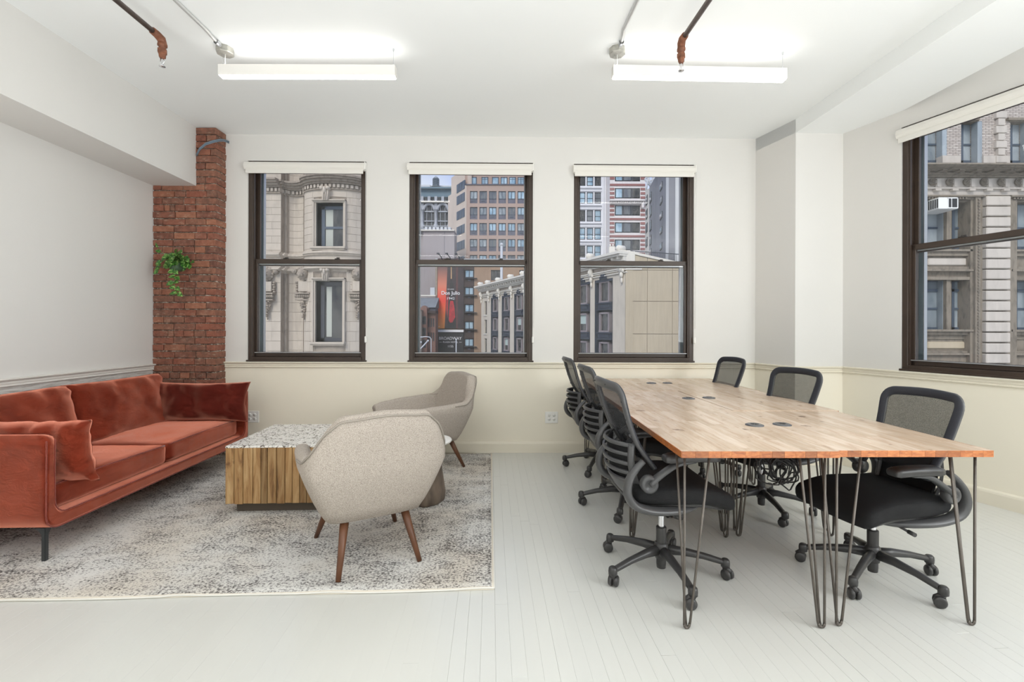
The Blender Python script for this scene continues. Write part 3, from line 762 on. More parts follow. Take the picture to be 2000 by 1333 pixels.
def pillow(mb, a, b_, t, n=22, e=.42, pull=.07, mat=None, seed=0, wr=.012, mi=0, fold=1):
    for sg in (1, -1):
        rows = []
        for j in range(n + 1):
            row = []
            for i in range(n + 1):
                u = -1 + 2 * i / n; v = -1 + 2 * j / n
                u = math.copysign(abs(u) ** .8, u); v = math.copysign(abs(v) ** .8, v)
                k = max(0, (1 - u ** 4) * (1 - v ** 4)) ** e
                x = a * u * (1 - pull * (1 - v * v)); z = b_ * v * (1 - pull * (1 - u * u)); y = sg * t * k
                q = Vector((x * 7 + seed, y * 3, z * 7)); w_ = noise.noise(q) * .6 + noise.noise(q * 2.3) * .4
                edge = 1 - max(abs(u), abs(v))
                y += sg * w_ * wr * 2 * min(1, k * 2)
                # gathers running in from the seams
                gz = math.sin(x * 50 + noise.noise(Vector((x * 5, 0, seed))) * 6) * math.exp(-((1 - abs(v)) / .22) ** 2) + math.sin(z * 50 + noise.noise(Vector((z * 5, 3, seed))) * 6) * math.exp(-((1 - abs(u)) / .16) ** 2)
                y += sg * gz * .008 * fold * min(1, k * 2.5)
                p = Vector((x, y, z)); row.append(mat @ p if mat is not None else p)
            rows.append(row)
        mb.grid(rows, mi, flip=sg < 0)
    return mb
def sheet(mb, rows, th, mf=0, mk=0, me=None, smooth=True, closeu=False):
    """solid of thickness th around a grid of points; mf = material of the side the normal points to"""
    nv = len(rows); nu = len(rows[0]); N = []
    for j in range(nv):
        r = []
        for i in range(nu):
            if closeu: du = rows[j][(i + 1) % nu] - rows[j][i - 1]
            else: du = rows[j][min(i + 1, nu - 1)] - rows[j][max(i - 1, 0)]
            dv = rows[min(j + 1, nv - 1)][i] - rows[max(j - 1, 0)][i]
            r.append(du.cross(dv).normalized())
        N.append(r)
    A = [[rows[j][i] + N[j][i] * th / 2 for i in range(nu)] for j in range(nv)]
    B = [[rows[j][i] - N[j][i] * th / 2 for i in range(nu)] for j in range(nv)]
    mb.grid(A, mf, smooth=smooth, closeu=closeu); mb.grid(B, mk, smooth=smooth, flip=True, closeu=closeu)
    me = mk if me is None else me
    mb.grid([A[0], B[0]], me, smooth=False, closeu=closeu); mb.grid([A[-1], B[-1]], me, smooth=False, closeu=closeu)
    if not closeu:
        mb.grid([[r[0] for r in A], [r[0] for r in B]], me, smooth=False); mb.grid([[r[-1] for r in A], [r[-1] for r in B]], me, smooth=False)
    return mb
def lerp_tab(tab, x):
    if x <= tab[0][0]: return tab[0][1]
    for (a, va), (b_, vb) in zip(tab, tab[1:]):
        if x <= b_:
            t = (x - a) / (b_ - a); t = t * t * (3 - 2 * t); return va + (vb - va) * t
    return tab[-1][1]

# ------------------------------------------------------------------ rug
RZ = .009
t_ = MB(); NX, NY = 60, 40; rows = []
for sg in (1,):
    for j in range(NY + 1):
        row = []
        for i in range(NX + 1):
            x = -1.525 + 3.05 * i / NX; y = -1.195 + 2.39 * j / NY
            lift = .006 * math.exp(-((y + 1.195) / .04) ** 2) * max(0, math.sin(x * 9 + 1)) ** 2 * (1 if x > 0 else .3)
            row.append(Vector((x, y + .004 * math.sin(x * 5) * math.exp(-((y + 1.195) / .2) ** 2), RZ - .001 + lift)))
        rows.append(row)
t_.grid(rows, 0)
edge_ = rows[0] + [r[-1] for r in rows[1:]] + rows[-1][::-1][1:] + [r[0] for r in rows[::-1]][1:-1]
t_.grid([[p + Vector((0, 0, .0)) for p in edge_], [Vector((p.x, p.y, .0005)) for p in edge_]], 0, closeu=True, smooth=False)
rug = t_.build('area_rug', 'rug', None, (-1.665, 3.36, 0), R(2.7))
tag(rug, 'distressed grey and cream area rug under the red sofa and armchairs', 'rug')
cxr = Vector((-.137, 3.36))
# right edge of the rug runs through (-.077, 2.163) and (-.195, 4.555)
rug.location = (-.137 - 1.525 * math.cos(R(2.7)), 3.36 - 1.525 * math.sin(R(2.7)) + .02, 0)
MBp = MB().tube([Vector((p.x, p.y, p.z - .003)) for p in edge_], .0042, 5, closed=True); MBp.build('bound_edge', 'blind', rug)

# ------------------------------------------------------------------ sofa
SO = thing('sofa', 'rust red velvet sofa with dark metal legs against the left wall', 'sofa', (-2.405, 2.385, 0), R(2.1))
LEN, DEP = 1.95, .93
def U_path(off):
    """centre line of the U shaped shell seen from the front: list of (y, z)"""
    r = .075; pts = []
    ya, yb, zb_, zt = .0 + off, LEN - off, .18 + off * 1.4, .680
    for i in range(7): pts.append((ya, zt - (zt - zb_ - r) * i / 6))
    for i in range(1, 7):
        a = math.pi + math.pi / 2 * i / 6; pts.append((ya + r + r * math.cos(a), zb_ + r + r * math.sin(a)))
    for i in range(1, 12): pts.append((ya + r + (yb - ya - 2 * r) * i / 12, zb_))
    for i in range(0, 7):
        a = 1.5 * math.pi + math.pi / 2 * i / 6; pts.append((yb - r + r * math.cos(a), zb_ + r + r * math.sin(a)))
    for i in range(1, 7): pts.append((yb, zb_ + r + (zt - zb_ - r) * i / 6))
    return pts
o_, i_ = U_path(0), U_path(.052)
sh = MB(); xs = [(-DEP, 0), (-.5, 0), (-.06, 0), (-.045, 0), (-.03, 0), (-.018, .001), (-.008, .005), (0, .016)]
ring = o_ + i_[::-1]
def inset(k, amt):
    n = len(o_)
    if k < n: a, b2 = o_[k], i_[k]
    else: a, b2 = i_[2 * n - 1 - k], o_[2 * n - 1 - k]
    d = math.hypot(b2[0] - a[0], b2[1] - a[1]); return (a[0] + (b2[0] - a[0]) * amt / d, a[1] + (b2[1] - a[1]) * amt / d)
rows = [[Vector((x, *inset(k, am))) for k in range(len(ring))] for x, am in xs]
def tilt(p):
    z = p.z
    if z > .55 and p.x > -.055: z -= (.055 - math.sqrt(max(0, .055 ** 2 - (p.x + .055) ** 2))) * min(1, (z - .55) / .12)
    return Vector((p.x, p.y + noise.noise(p * 4) * .004, z))
sh.grid([[tilt(p) for p in r] for r in rows], 0, closeu=True)
n = len(o_); last = rows[-1]
sh.grid([[tilt(p) for p in last[:n]], [tilt(p) for p in last[n:][::-1]]], 0, smooth=False)
first_ = rows[0]; sh.grid([first_[:n], first_[n:][::-1]], 0, smooth=False)
sh.build('shell', 'velvet', SO)
pp = MB(); pp.tube([tilt(Vector((-.006, *inset(k, .003)))) for k in range(n)], .0035, 6)
pp.tube([tilt(Vector((-.006, *inset(2 * n - 1 - k, .003)))) for k in range(n)], .0035, 6)
pp.tube([(-.42, -.002, .68), (-.42, -.003, .42), (-.42, -.002, .2)], .003, 5)
pp.build('piping', 'velvet_pipe', SO)
MB().box(-DEP - .01, -DEP + .07, .0, LEN, .18, .64, 0, None, .02).build('back_panel', 'velvet', SO)
MB().box(-DEP + .04, -.05, .04, LEN - .04, .205, .25).build('seat_deck', 'velvet', SO)
for k in range(2):
    y0 = .056 + k * .92; sc_m = MB()
    def dsp(p, k=k):
        w_ = noise.noise(Vector((p.x * 3 + k * 9, p.y * 3, p.z * 5))) * .008 + noise.noise(Vector((p.x * 9 + k * 5, p.y * 9, p.z * 9))) * .003
        return Vector((p.x + w_, p.y, p.z + w_))
    rbox(sc_m, (-.435, y0 + .459, .325), (.375, .458, .070), .035, 20, .030, 0, dsp)
    q = sc_m.build('seat_cushion', 'velvet', SO)
    c_ = MB()
    zz = .388
    c_.tube([Vector((-.072, y0 + .02 + .878 * i / 20, zz + .006 * math.sin(i / 20 * math.pi))) for i in range(21)], .0042, 6)
    c_.build('piping', 'velvet_pipe', q)
for k in range(2):
    m_ = Matrix.Translation((-.735, .515 + k * .915, .600)) @ Matrix.Rotation(R(90), 4, 'Z') @ Matrix.Rotation(R(-17), 4, 'X')
    pillow(MB(), .475, .235, .088, 26, .30, .035, m_, 3 + k * 7, .012).build('back_cushion', 'velvet', SO)
def leg(mb, x, y, sx, sy):
    # blade leg with a curved shoulder
    pr = [(-.012, .182), (.055, .182), (.030, .168), (.014, .145), (.007, .10), (.004, .0), (-.012, .0), (-.012, .1)]
    vs = []
    mb.poly([(x - sx * p[0] * .9 + sx * .0, p[1]) for p in pr], y - .008, y + .008, 0, 'XZ')
    mb.poly([(y + sy * p[0] * .9, p[1]) for p in pr], x - .008, x + .008, 0, 'YZ')
    return mb
for x, y, sx, sy in ((-.06, .055, 1, 1), (-.06, LEN - .055, 1, -1), (-DEP + .08, .055, -1, 1), (-DEP + .08, LEN - .055, -1, -1)):
    mb = leg(MB(), x, y, sx, sy); mb.v = [(v[0], v[1], v[2] * (.182 - RZ) / .182 + RZ) for v in mb.v]; mb.build('leg', 'sofaleg', SO)
# loose arm cushions: things of their own
def on_sofa(x, y, z):
    return SO.matrix_basis @ Vector((x, y, z))
SO_M = Matrix.Translation((-2.405, 2.385, 0)) @ Matrix.Rotation(R(2.1), 4, 'Z')
for (y, tl, zc, lab, sd_, mt) in ((.185, 10, .555, 'rust velvet cushion leaning inside the near arm of the sofa', 1, 'velvet'), (LEN - .155, -8, .575, 'deep red velvet cushion against the far arm of the sofa', 5, 'velvet_dark')):
    m_ = SO_M @ Matrix.Translation((-.335, y, zc)) @ Matrix.Rotation(R(tl), 4, 'X')
    o = pillow(MB(), .425, .180, .078, 28, .38, .085, None, sd_, .020).build('arm_cushion', mt)
    o.matrix_world = m_; tag(o, lab, 'cushion')

# ------------------------------------------------------------------ coffee table
CT = thing('coffee_table', 'square reclaimed plank coffee table with pebble mosaic top', 'table', (-1.563, 3.417, RZ), R(2.9))
S = .35; rb = random.Random(5)
MB().box(-S + .016, S - .016, -S + .016, S - .016, .065, .430).build('core', 'plinth', CT)
MB().box(-S + .05, S - .05, -S + .05, S - .05, 0, .068).build('plinth', 'plinth', CT)
MB().box(-S - .001, S + .001, -S - .001, S + .001, .437, .450, 0, None, .002).build('mosaic_top', 'mosaic', CT)
for face in range(4):
    x = -S; 
    while x < S - .001:
        w_ = rb.uniform(.042, .064)
        if S - (x + w_) < .03: w_ = S - x
        th = .018 + rb.uniform(-.003, .003)
        mb = MB().box(x + .0018, x + w_ - .0018, -S, -S + th, .064 + rb.uniform(0, .004), .437, 0, None, .0015)
        if rb.random() < .7:
            for dx in (.3, .7): mb.lathe([(0, -S - .0006), (.0016, -S - .0004), (.0016, -S)], 6, (x + w_ * dx, 0, .075), 'Y')
        mb.xf(Matrix.Rotation(math.pi / 2 * face, 4, 'Z'))
        mb.build('plank', 'reclaimed', CT); x += w_

# ------------------------------------------------------------------ side table
ST = thing('side_table', 'small round side table with white top behind the front armchair', 'table', (-.605, 3.30, RZ))
MB().lathe([(0, .418), (.155, .418), (.172, .424), (.176, .432), (.172, .440), (.16, .442), (0, .442)], 40).build('table_top', 'marble', ST)
mb = MB(); rows = []
for (r_, z) in ((.115, 0), (.120, .015), (.122, .06), (.113, .13), (.100, .22), (.094, .3), (.10, .38), (.11, .418)):
    rows.append([Vector((r_ * (1 + .06 * math.sin(3 * a + z * 6) + .03 * math.sin(7 * a)) * math.cos(a), r_ * (1 + .06 * math.sin(3 * a + z * 6) + .03 * math.sin(7 * a)) * math.sin(a), z)) for a in [2 * math.pi * k / 32 for k in range(32)]])
mb.grid(rows, 0, closeu=True); mb.add(rows[0], [tuple(range(32))]); mb.add(rows[-1], [tuple(range(32))])
mb.build('stump_base', 'stump', ST)

# ------------------------------------------------------------------ armchairs
def catmull(pts, n):
    out = []
    P_ = [Vector(p) for p in pts]; P_ = [P_[0] * 2 - P_[1]] + P_ + [P_[-1] * 2 - P_[-2]]
    for k in range(1, len(P_) - 2):
        for i in range(n):
            t = i / n; a, b_, c, d = P_[k - 1], P_[k], P_[k + 1], P_[k + 2]
            out.append(.5 * ((2 * b_) + (c - a) * t + (2 * a - 5 * b_ + 4 * c - d) * t * t + (3 * b_ - a - 3 * c + d) * t ** 3))
    out.append(P_[-2]); return out
def armchair(label, loc, rz):
    root = thing('armchair', label, 'armchair', loc, rz)
    half = catmull([(.340, .37), (.362, .16), (.372, -.05), (.366, -.20), (.330, -.305), (.20, -.338), (0, -.345)], 14)
    plan = half + [Vector((-p.x, p.y)) for p in half[::-1][1:]]
    n = len(plan); zb_ = .255
    L = [0]
    for a, b_ in zip(plan, plan[1:]): L.append(L[-1] + (b_ - a).length)
    tot = L[-1]
    TOP = [(0, .545), (.10, .566), (.30, .585), (.58, .600), (.625, .64), (.69, .77), (.745, .818), (1, .832)]
    tops = [lerp_tab(TOP, min(L[i], tot - L[i]) / (tot / 2)) for i in range(n)]
    for _ in range(5): tops = [tops[0]] + [(tops[i - 1] + tops[i] * 2 + tops[i + 1]) / 4 for i in range(1, n - 1)] + [tops[-1]]
    def top(i): return tops[i]
    def outer(i, z):
        p = plan[i]; q = min(1, max(0, (z - zb_) / .31)); k = .60 + .40 * min(1, .10 + q) ** .72 if q < .9 else .60 + .40 * min(1, .10 + q) ** .72
        x, y = p.x * k, p.y * k + (1 - k) * .02
        if z > .575:
            e = z - .575; x *= 1 - .85 * e; y -= .30 * e * (1 if p.y < 0 else 0)
        return Vector((x, y, z))
    def nrm(i):
        d = (plan[min(i + 1, n - 1)] - plan[max(i - 1, 0)]).normalized(); v = Vector((-d.y, d.x, 0))
        c = Vector((plan[i].x, plan[i].y, 0))
        return v if v.dot(-c) > 0 else -v
    secs = []
    for i in range(n):
        zt = top(i); s = min(L[i], tot - L[i]) / (tot / 2); th = .072 if s < .5 else .072 + .012 * min(1, (s - .5) / .2)
        N_ = nrm(i); ring_ = []
        for v in range(9): ring_.append(outer(i, zb_ + (zt - .03 - zb_) * v / 8))
        o1 = outer(i, zt - .03)
        for a in range(1, 8):
            an = math.pi * a / 8; ring_.append(o1 + N_ * (th / 2 - th / 2 * math.cos(an)) + Vector((0, 0, .03 * math.sin(an))))
        for v in range(6):
            z = (zt - .03) + (.33 - (zt - .03)) * v / 5
            ring_.append(outer(i, z) + N_ * (th * (1 + .15 * (v / 5))))
        ring_.append(outer(i, zb_) + N_ * (th * .9))
        secs.append(ring_)
    def cap(sec, fwd):
        c = sum(sec, Vector()) / len(sec); return [[p + (c - p) * .10 + Vector((0, fwd * .7, 0)) for p in sec], [p + (c - p) * .38 + Vector((0, fwd, 0)) for p in sec]]
    e0 = cap(secs[0], .022); e1 = cap(secs[-1], .022)
    full = [e0[1], e0[0]] + secs + [e1[0], e1[1]]
    mb = MB().grid(full, 0, closeu=True)
    m_ = len(secs[0]); mb.add(e0[1], [tuple(range(m_))], 0, True); mb.add(e1[1], [tuple(range(m_))], 0, True)
    mb.build('shell', 'tweed', root)
    # piping: along the outer rim of the back, down to the arms
    ip = [i for i in range(n) if min(L[i], tot - L[i]) / (tot / 2) > .47]
    MB().tube([outer(i, top(i) - .02) - nrm(i) * .004 for i in ip], .005, 6).build('piping', 'piping', root)
    # seam on the inner back
    MB().tube([outer(i, .60) + nrm(i) * .084 for i in ip[5:-5]], .002, 5).build('inner_seam', 'piping', root)
    mb = MB(); rbox(mb, (0, .045, .305), (.205, .235, .05), .04, 10); mb.build('seat_base', 'tweed', root)
    mb = MB(); rbox(mb, (0, .065, .385), (.268, .305, .060), .04, 12, .018, 0, lambda p: p + Vector((0, 0, .012 * (p.y)))); mb.build('seat_cushion', 'tweed', root)
    for (tx, ty, bx, by) in ((.155, .19, .235, .285), (-.155, .19, -.235, .285), (.15, -.16, .205, -.285), (-.15, -.16, -.205, -.285)):
        MB().tube([(bx, by, 0), (tx + (bx - tx) * .5, ty + (by - ty) * .5, .135), (tx, ty, .275)], [.0125, .0185, .0245], 14).build('leg', 'walnut', root)
    return root
armchair('beige tweed armchair in the foreground with its back to the camera', (-.805, 2.585, RZ), R(30))
armchair('beige tweed armchair by the back wall facing the sofa', (-.775, 4.130, RZ), R(124))

# ------------------------------------------------------------------ desks
DO = Vector((.6865, 1.861)); DU = Vector((1.29, .044)); DV = Vector((.030, 2.735))
DROT = math.atan2(DU.y, DU.x); DW = DU.length / 2; DLn = DV.length / 3; HD = .75; TT = .027
DVn = DV.normalized(); DROT2 = math.atan2(-DVn.x, DVn.y)
def hairpin(sx, sy):
    """three-rod leg; corner at the origin, rods spread toward +sx, +sy"""
    zt = HD - TT - .004; mb = MB(); r_ = .0052
    rods = [((0, 0), (0, 0)), ((sx * .105, sy * .004), (sx * .024, sy * .003)), ((sx * .004, sy * .105), (sx * .012, sy * .012))]
    for (tx, ty), (fx, fy) in rods:
        mb.tube([(tx, ty, zt), (fx + (tx - fx) * .03, fy + (ty - fy) * .03, .030), (fx, fy, .018)], r_, 8)
    mb.tube([(0, 0, .022), (sx * .002, sy * .0005, .012), (sx * .007, sy * .001, .0066), (sx * .012, sy * .0015, .0056), (sx * .017, sy * .002, .0066), (sx * .022, sy * .003, .012), (sx * .024, sy * .003, .022)], .0056, 8)
    mb.tube([(sx * .012, sy * .012, .020), (sx * .012, sy * .006, .009), (sx * .012, sy * .0015, .0058)], .0054, 8)
    # mounting plate
    mb.poly([(-sx * .01, -sy * .01), (sx * .125, -sy * .01), (sx * .125, sy * .012), (sx * .02, sy * .125), (-sx * .01, sy * .125)], zt - .001, zt + .004, 0, 'XY')
    return mb
ROWN = ['front row', 'middle row', 'back row']
rb = random.Random(21)
desks = []
for r_i in range(3):
    for c_i in range(2):
        og = DO + DV * (r_i / 3) + DU * (c_i / 2)
        side = 'left' if c_i == 0 else 'right'
        lab = '%s desk of the %s, butcher block top on hairpin legs' % (side, ['nearest pair', 'middle pair', 'pair against the back wall'][r_i])
        dz = rb.uniform(-.0015, .0015)
        d = thing('desk', lab, 'desk', (og.x, og.y, 0), (DROT + DROT2) / 2, 'butcher block desks in the pushed-together table')
        g = .0012
        top = MB().box(g, DW - g, g, DLn - g, HD - TT + dz, HD - .006 + dz, 0, None, .001).build('tabletop', 'butcher_edge', d)
        ns = 13; x = g; seams = []
        wds = [rb.uniform(.8, 1.25) for _ in range(ns)]; tw = sum(wds); 
        for w_ in wds:
            ww = w_ / tw * (DW - 2 * g); y = g - rb.uniform(0, .5)
            while y < DLn - g:
                Ls = rb.uniform(.32, .75); a, b_ = max(g, y), min(DLn - g, y + Ls); y += Ls
                if DLn - g - b_ < .06: b_ = DLn - g; y = 9
                if b_ - a < .01: continue
                MB().box(x + .0001, x + ww - .0001, a, b_ - .0001, HD - .0065 + dz, HD + dz, 0, None, .0004).build('stave', 'butcher', top, fix=False)
                if a == g and r_i == 0:      # end grain block at the front edge
                    MB().box(x + .0002, x + ww - .0002, -.0012, .0011, HD - TT + dz, HD - .0004 + dz, 0, None, .0004).build('end_block', 'butcher_edge', top, fix=False)
            x += ww
        for xx in ((0,) if c_i == 0 else (DW,)): MB().box(xx - .0012, xx + .0012, 0, DLn, HD - TT + dz, HD - .0004 + dz).build('edge_strip', 'butcher_edge', top)
        gx = DW - .076 if c_i == 0 else .076
        mb = MB().lathe([(0, HD + .0065 + dz), (.020, HD + .0065 + dz), (.022, HD + .0085 + dz), (.034, HD + .0075 + dz), (.0435, HD + .004 + dz), (.045, HD + dz - .002), (.030, HD - .02)], 28, (gx, .505, 0))
        for a in range(3): mb.box(-.018, .018, -.002, .002, HD + .006 + dz, HD + .0075 + dz, 1, Matrix.Translation((gx, .505, 0)) @ Matrix.Rotation(a * 1.05, 4, 'Z') @ Matrix.Translation((0, .0, 0)))
        mb.build('cable_grommet', ['grommet', 'cable'], d)
        i_ = .030
        for (lx, ly, sx, sy) in ((i_, i_ + .015, 1, 1), (DW - i_, i_ + .015, -1, 1), (i_, DLn - i_, 1, -1), (DW - i_, DLn - i_, -1, -1)):
            hairpin(sx, sy).build('hairpin_leg', 'rod', d, (lx, ly, 0))
        desks.append(d)
# cable bundle and power strip slung under the desks
rb = random.Random(4)
cb = thing('cable_bundle', 'tangled bundle of black power cables hanging under the desks', 'cable', (1.33, 2.34, .54))
def loopy(cx, cy, cz, rx, rz, ph, n=30, turns=1.4, wob=.02):
    return [Vector((cx + rx * math.cos(ph + turns * 6.283 * i / n) + wob * noise.noise(Vector((i * .3, ph, 1))), cy + wob * 2 * noise.noise(Vector((i * .25, ph, 5))), cz + rz * math.sin(ph + turns * 6.283 * i / n) + wob * noise.noise(Vector((i * .3, ph, 9))))) for i in range(n)]
for k in range(9):
    MB().tube(loopy(-.05 + k * .017 + rb.uniform(-.02, .02), rb.uniform(-.03, .03), .02 - k * .006 + rb.uniform(-.02, .02), .03 + .045 * rb.random(), .035 + .04 * rb.random(), rb.random() * 6), .0036, 6).build('cable', 'cable', cb)
MB().tube([(-.12, 0, .182), (-.11, .01, .10), (-.07, .02, .02), (.0, 0, -.06), (.08, .01, -.08), (.13, 0, -.02), (.12, .01, .06)], .0045, 6).build('cable', 'cable', cb)
MB().tube([(-.02, 0, .182), (-.03, .0, .10), (-.06, -.01, .05)], .0045, 6).tube([(.06, 0, .182), (.05, .0, .12), (.02, -.01, .06)], .0045, 6).build('cable', 'cable', cb)
MB().box(-.13, -.05, -.02, .02, .125, .155, 0, None, .004).box(-.04, .0, -.018, .018, .10, .135, 0, None, .005).box(.04, .075, -.02, .02, .07, .12, 0, None, .006).build('plug_blocks', 'cable', cb)

# ------------------------------------------------------------------ office chairs
def ctab(tab, x):
    """smooth curve through a table"""
    n = len(tab)
    if x <= tab[0][0]: return tab[0][1] + (x - tab[0][0]) * (tab[1][1] - tab[0][1]) / (tab[1][0] - tab[0][0])
    if x >= tab[-1][0]: return tab[-1][1] + (x - tab[-1][0]) * (tab[-1][1] - tab[-2][1]) / (tab[-1][0] - tab[-2][0])
    for i in range(n - 1):
        if x <= tab[i + 1][0]:
            x0, y0 = tab[i]; x1, y1 = tab[i + 1]; h = x1 - x0; t = (x - x0) / h
            m0 = (y1 - tab[i - 1][1]) / (x1 - tab[i - 1][0]) if i else (y1 - y0) / h
            m1 = (tab[i + 2][1] - y0) / (tab[i + 2][0] - x0) if i + 2 < n else (y1 - y0) / h
            return (2 * t ** 3 - 3 * t * t + 1) * y0 + (t ** 3 - 2 * t * t + t) * h * m0 + (-2 * t ** 3 + 3 * t * t) * y1 + (t ** 3 - t * t) * h * m1
YF = [(.58, -.130), (.62, -.160), (.70, -.218), (.78, -.255), (.88, -.290), (.99, -.322)]
HF = [(.58, .178), (.70, .182), (.80, .190), (.92, .203)]
def F_(x, z, off=0): return Vector((x, ctab(YF, z) + .030 * (x / .2) ** 2 + off, z))
YL = [(.40, -.170), (.45, -.225), (.52, -.268), (.60, -.290), (.68, -.290), (.72, -.280)]
HL = [(.40, .150), (.48, .168), (.60, .176), (.72, .172)]
def L_(s, z, off=0): return Vector((s * ctab(HL, z), ctab(YL, z) + .085 * abs(s) ** 2.4 + off, z))
def patchf(fn, s0, s1, z0, z1, ns=8, nz=6, off=0):
    return [[fn(s0 + (s1 - s0) * i / ns, z0 + (z1 - z0) * j / nz, off) for i in range(ns + 1)] for j in range(nz + 1)]
def office_chair():
    root = thing('office_chair', 'x', 'office chair')
    # ---- five star base
    b_ = MB().lathe([(0, .075), (.030, .078), (.034, .10), (.036, .135), (.033, .152), (.026, .158)], 20)
    b_.lathe([(0, .028), (.022, .028), (.024, .05), (.024, .08)], 16)
    base = b_.build('base_hub', 'black', root)
    global BASEKIDS
    for k in range(5):
        a = 2 * math.pi * k / 5; m_ = Matrix.Rotation(a, 4, 'Z')
        pts = [(.018, 0, .120), (.10, 0, .118), (.20, 0, .104), (.285, 0, .084), (.305, 0, .079)]
        mb = MB().tube([m_ @ Vector(p) for p in pts], [.023, .021, .018, .016, .015], 10, 0, [.026, .021, .016, .014, .013])
        mb.lathe([(.0, .098), (.014, .098), (.020, .092), (.022, .078), (.021, .060), (.012, .055), (0, .055)], 12, m_ @ Vector((.307, 0, 0)))
        mb.build('base_arm', 'black', base)
        # caster
        mm = m_ @ Matrix.Translation((.307, 0, 0)) @ Matrix.Rotation(R(35 + 47 * k), 4, 'Z')
        c_ = MB()
        for sd_ in (-1, 1):
            c_.lathe([(0, sd_ * .004), (.0235, sd_ * .005), (.0265, sd_ * .010), (.0265, sd_ * .017), (.022, sd_ * .0225), (.010, sd_ * .024), (0, sd_ * .024)], 16, (-.012, 0, .0268), 'Y')
        c_.tube([(-.030, 0, .040), (-.012, 0, .056), (.008, 0, .050)], .012, 8)
        c_.xf(mm); c_.build('caster', 'black', base)
    MB().lathe([(.0255, .150), (.026, .232), (.024, .236), (0, .236)], 18).build('gas_column', 'black', root)
    MB().lathe([(.0145, .235), (.0145, .375)], 14).build('chrome_piston', 'chrome', root)
    mb = MB().box(-.085, .085, -.10, .10, .372, .402, 0, None, .01).lathe([(0, .315), (.026, .315), (.028, .33), (.028, .372)], 14, (.09, .05, 0))
    mb.tube([(-.05, .03, .385), (-.17, .04, .382), (-.235, .045, .378)], .006, 8).tube([(-.235, .045, .378), (-.27, .048, .376)], .010, 8)
    mb.build('tilt_mechanism', 'black', root)
    # ---- seat
    def bend(p):
        y = p.y; z = p.z - .55 * max(0, y - .06) ** 2 * 2.0 + .35 * max(0, -y - .10) ** 2 * 2 + .35 * (p.x ** 2) * .6
        return Vector((p.x * (1 - .10 * max(0, -y) / .23), y, z))
    mb = MB(); rbox(mb, (0, .02, .458), (.245, .245, .042), .036, 14, .012, 0, bend); mb.build('seat', 'seat', root)
    mb = MB(); rbox(mb, (0, .0, .413), (.205, .215, .016), .014, 8, 0, 0, bend); mb.build('seat_pan', 'black', root)
    # ---- back
    up_ = [(ctab(HF, z), z) for z in (.59, .62, .66, .70, .75, .80, .85, .90)]
    hc, zc_, rc = ctab(HF, .91), .922, .048
    cor = [(hc - rc + rc * math.cos(a), zc_ + rc * math.sin(a)) for a in [math.pi / 2 * q / 6 for q in range(0, 7)]]
    half_ = up_ + cor
    path = half_ + [(hc - rc - (2 * (hc - rc)) * q / 8, zc_ + rc + .006 * math.sin(math.pi * q / 8)) for q in range(1, 8)] + [(-x, z) for x, z in half_[::-1]]
    m_ = len(path); wd = [.019 + .004 * min(1, min(q, m_ - 1 - q) / 5) for q in range(m_)]
    fr = MB().tube([F_(x, z) for x, z in path], wd, 12, 0, [.011] * m_, up=(0, 1, 0.0001))
    fo = fr.build('back_frame', 'frame_grey', root)
    MB().tube([F_(x, z, .0075) for x, z in path], [w_ * .93 for w_ in wd], 10, 0, [.0075] * m_, up=(0, 1, 0.0001)).build('edge_fabric', 'navy', root)
    rv = MB()
    for sg in (-1, 1):
        for z in (.65, .74, .82, .905): rv.lathe([(0, -.0135), (.0042, -.0135), (.0042, -.009)], 8, F_(sg * ctab(HF, z), z), 'Y')
        rv.lathe([(0, -.0135), (.0042, -.0135), (.0042, -.009)], 8, F_(sg * .09, zc_ + rc + .004), 'Y')
    rv.build('rivets', 'cable', root)
    def MF(s_, z, off=0): return F_(s_ * (ctab(HF, z) - .002), z, off)
    mb = MB(); sheet(mb, patchf(MF, -1, 1, .61, .964, 12, 14, .006), .003, 0, 0); mb.build('back_mesh', 'mesh', root)
    lum = MB()
    sheet(lum, patchf(L_, -1, 1, .40, .527, 18, 6), .010, 0, 0)
    for (a, b2) in ((.553, .570), (.597, .614), (.641, .657), (.683, .702)):
        sheet(lum, patchf(L_, -1, 1, a, b2, 18, 2), .010, 0, 0)
    for sg in (-1, 1):
        rows = patchf(L_, sg * .88, sg * 1.0, .50, .702, 3, 10)
        if sg < 0: rows = [r[::-1] for r in rows]
        sheet(lum, rows, .012, 0, 0)
        # lobes that rise and bend forward into the stiles
        lum.tube([L_(sg * .92, .69), L_(sg * .96, .715, .012), Vector((sg * .178, ctab(YF, .74) + .01, .745))], .010, 8, 0, [.006] * 3, up=(0, 1, .001))
    lum.build('lumbar_slats', 'frame_grey', root)
    mb = MB(); sheet(mb, patchf(L_, -.86, .86, .47, .69, 12, 6, .022), .006, 0, 0); mb.build('lumbar_pad', 'seat', root)
    # ---- J brackets, arms
    for sg in (-1, 1):
        x = sg * .235
        pts = catmull([(sg * .10, .14, .392), (sg * .18, .05, .394), (sg * .215, -.06, .400), (sg * .228, -.155, .412), (sg * .234, -.225, .440), (sg * .236, -.258, .49), (sg * .235, -.252, .55), (sg * .230, -.218, .602), (sg * .224, -.182, .635)], 4)
        nn = len(pts)
        mb = MB().tube(pts, [.012 + .008 * math.sin(math.pi * i / (nn - 1)) for i in range(nn)], 10, 0, [.020 + .016 * math.sin(math.pi * min(1, i / (nn - 1) * 1.1)) for i in range(nn)], up=(sg, 0, 0.001))
        mb.build('side_bracket', 'frame_grey', root)
        px_ = sg * .255
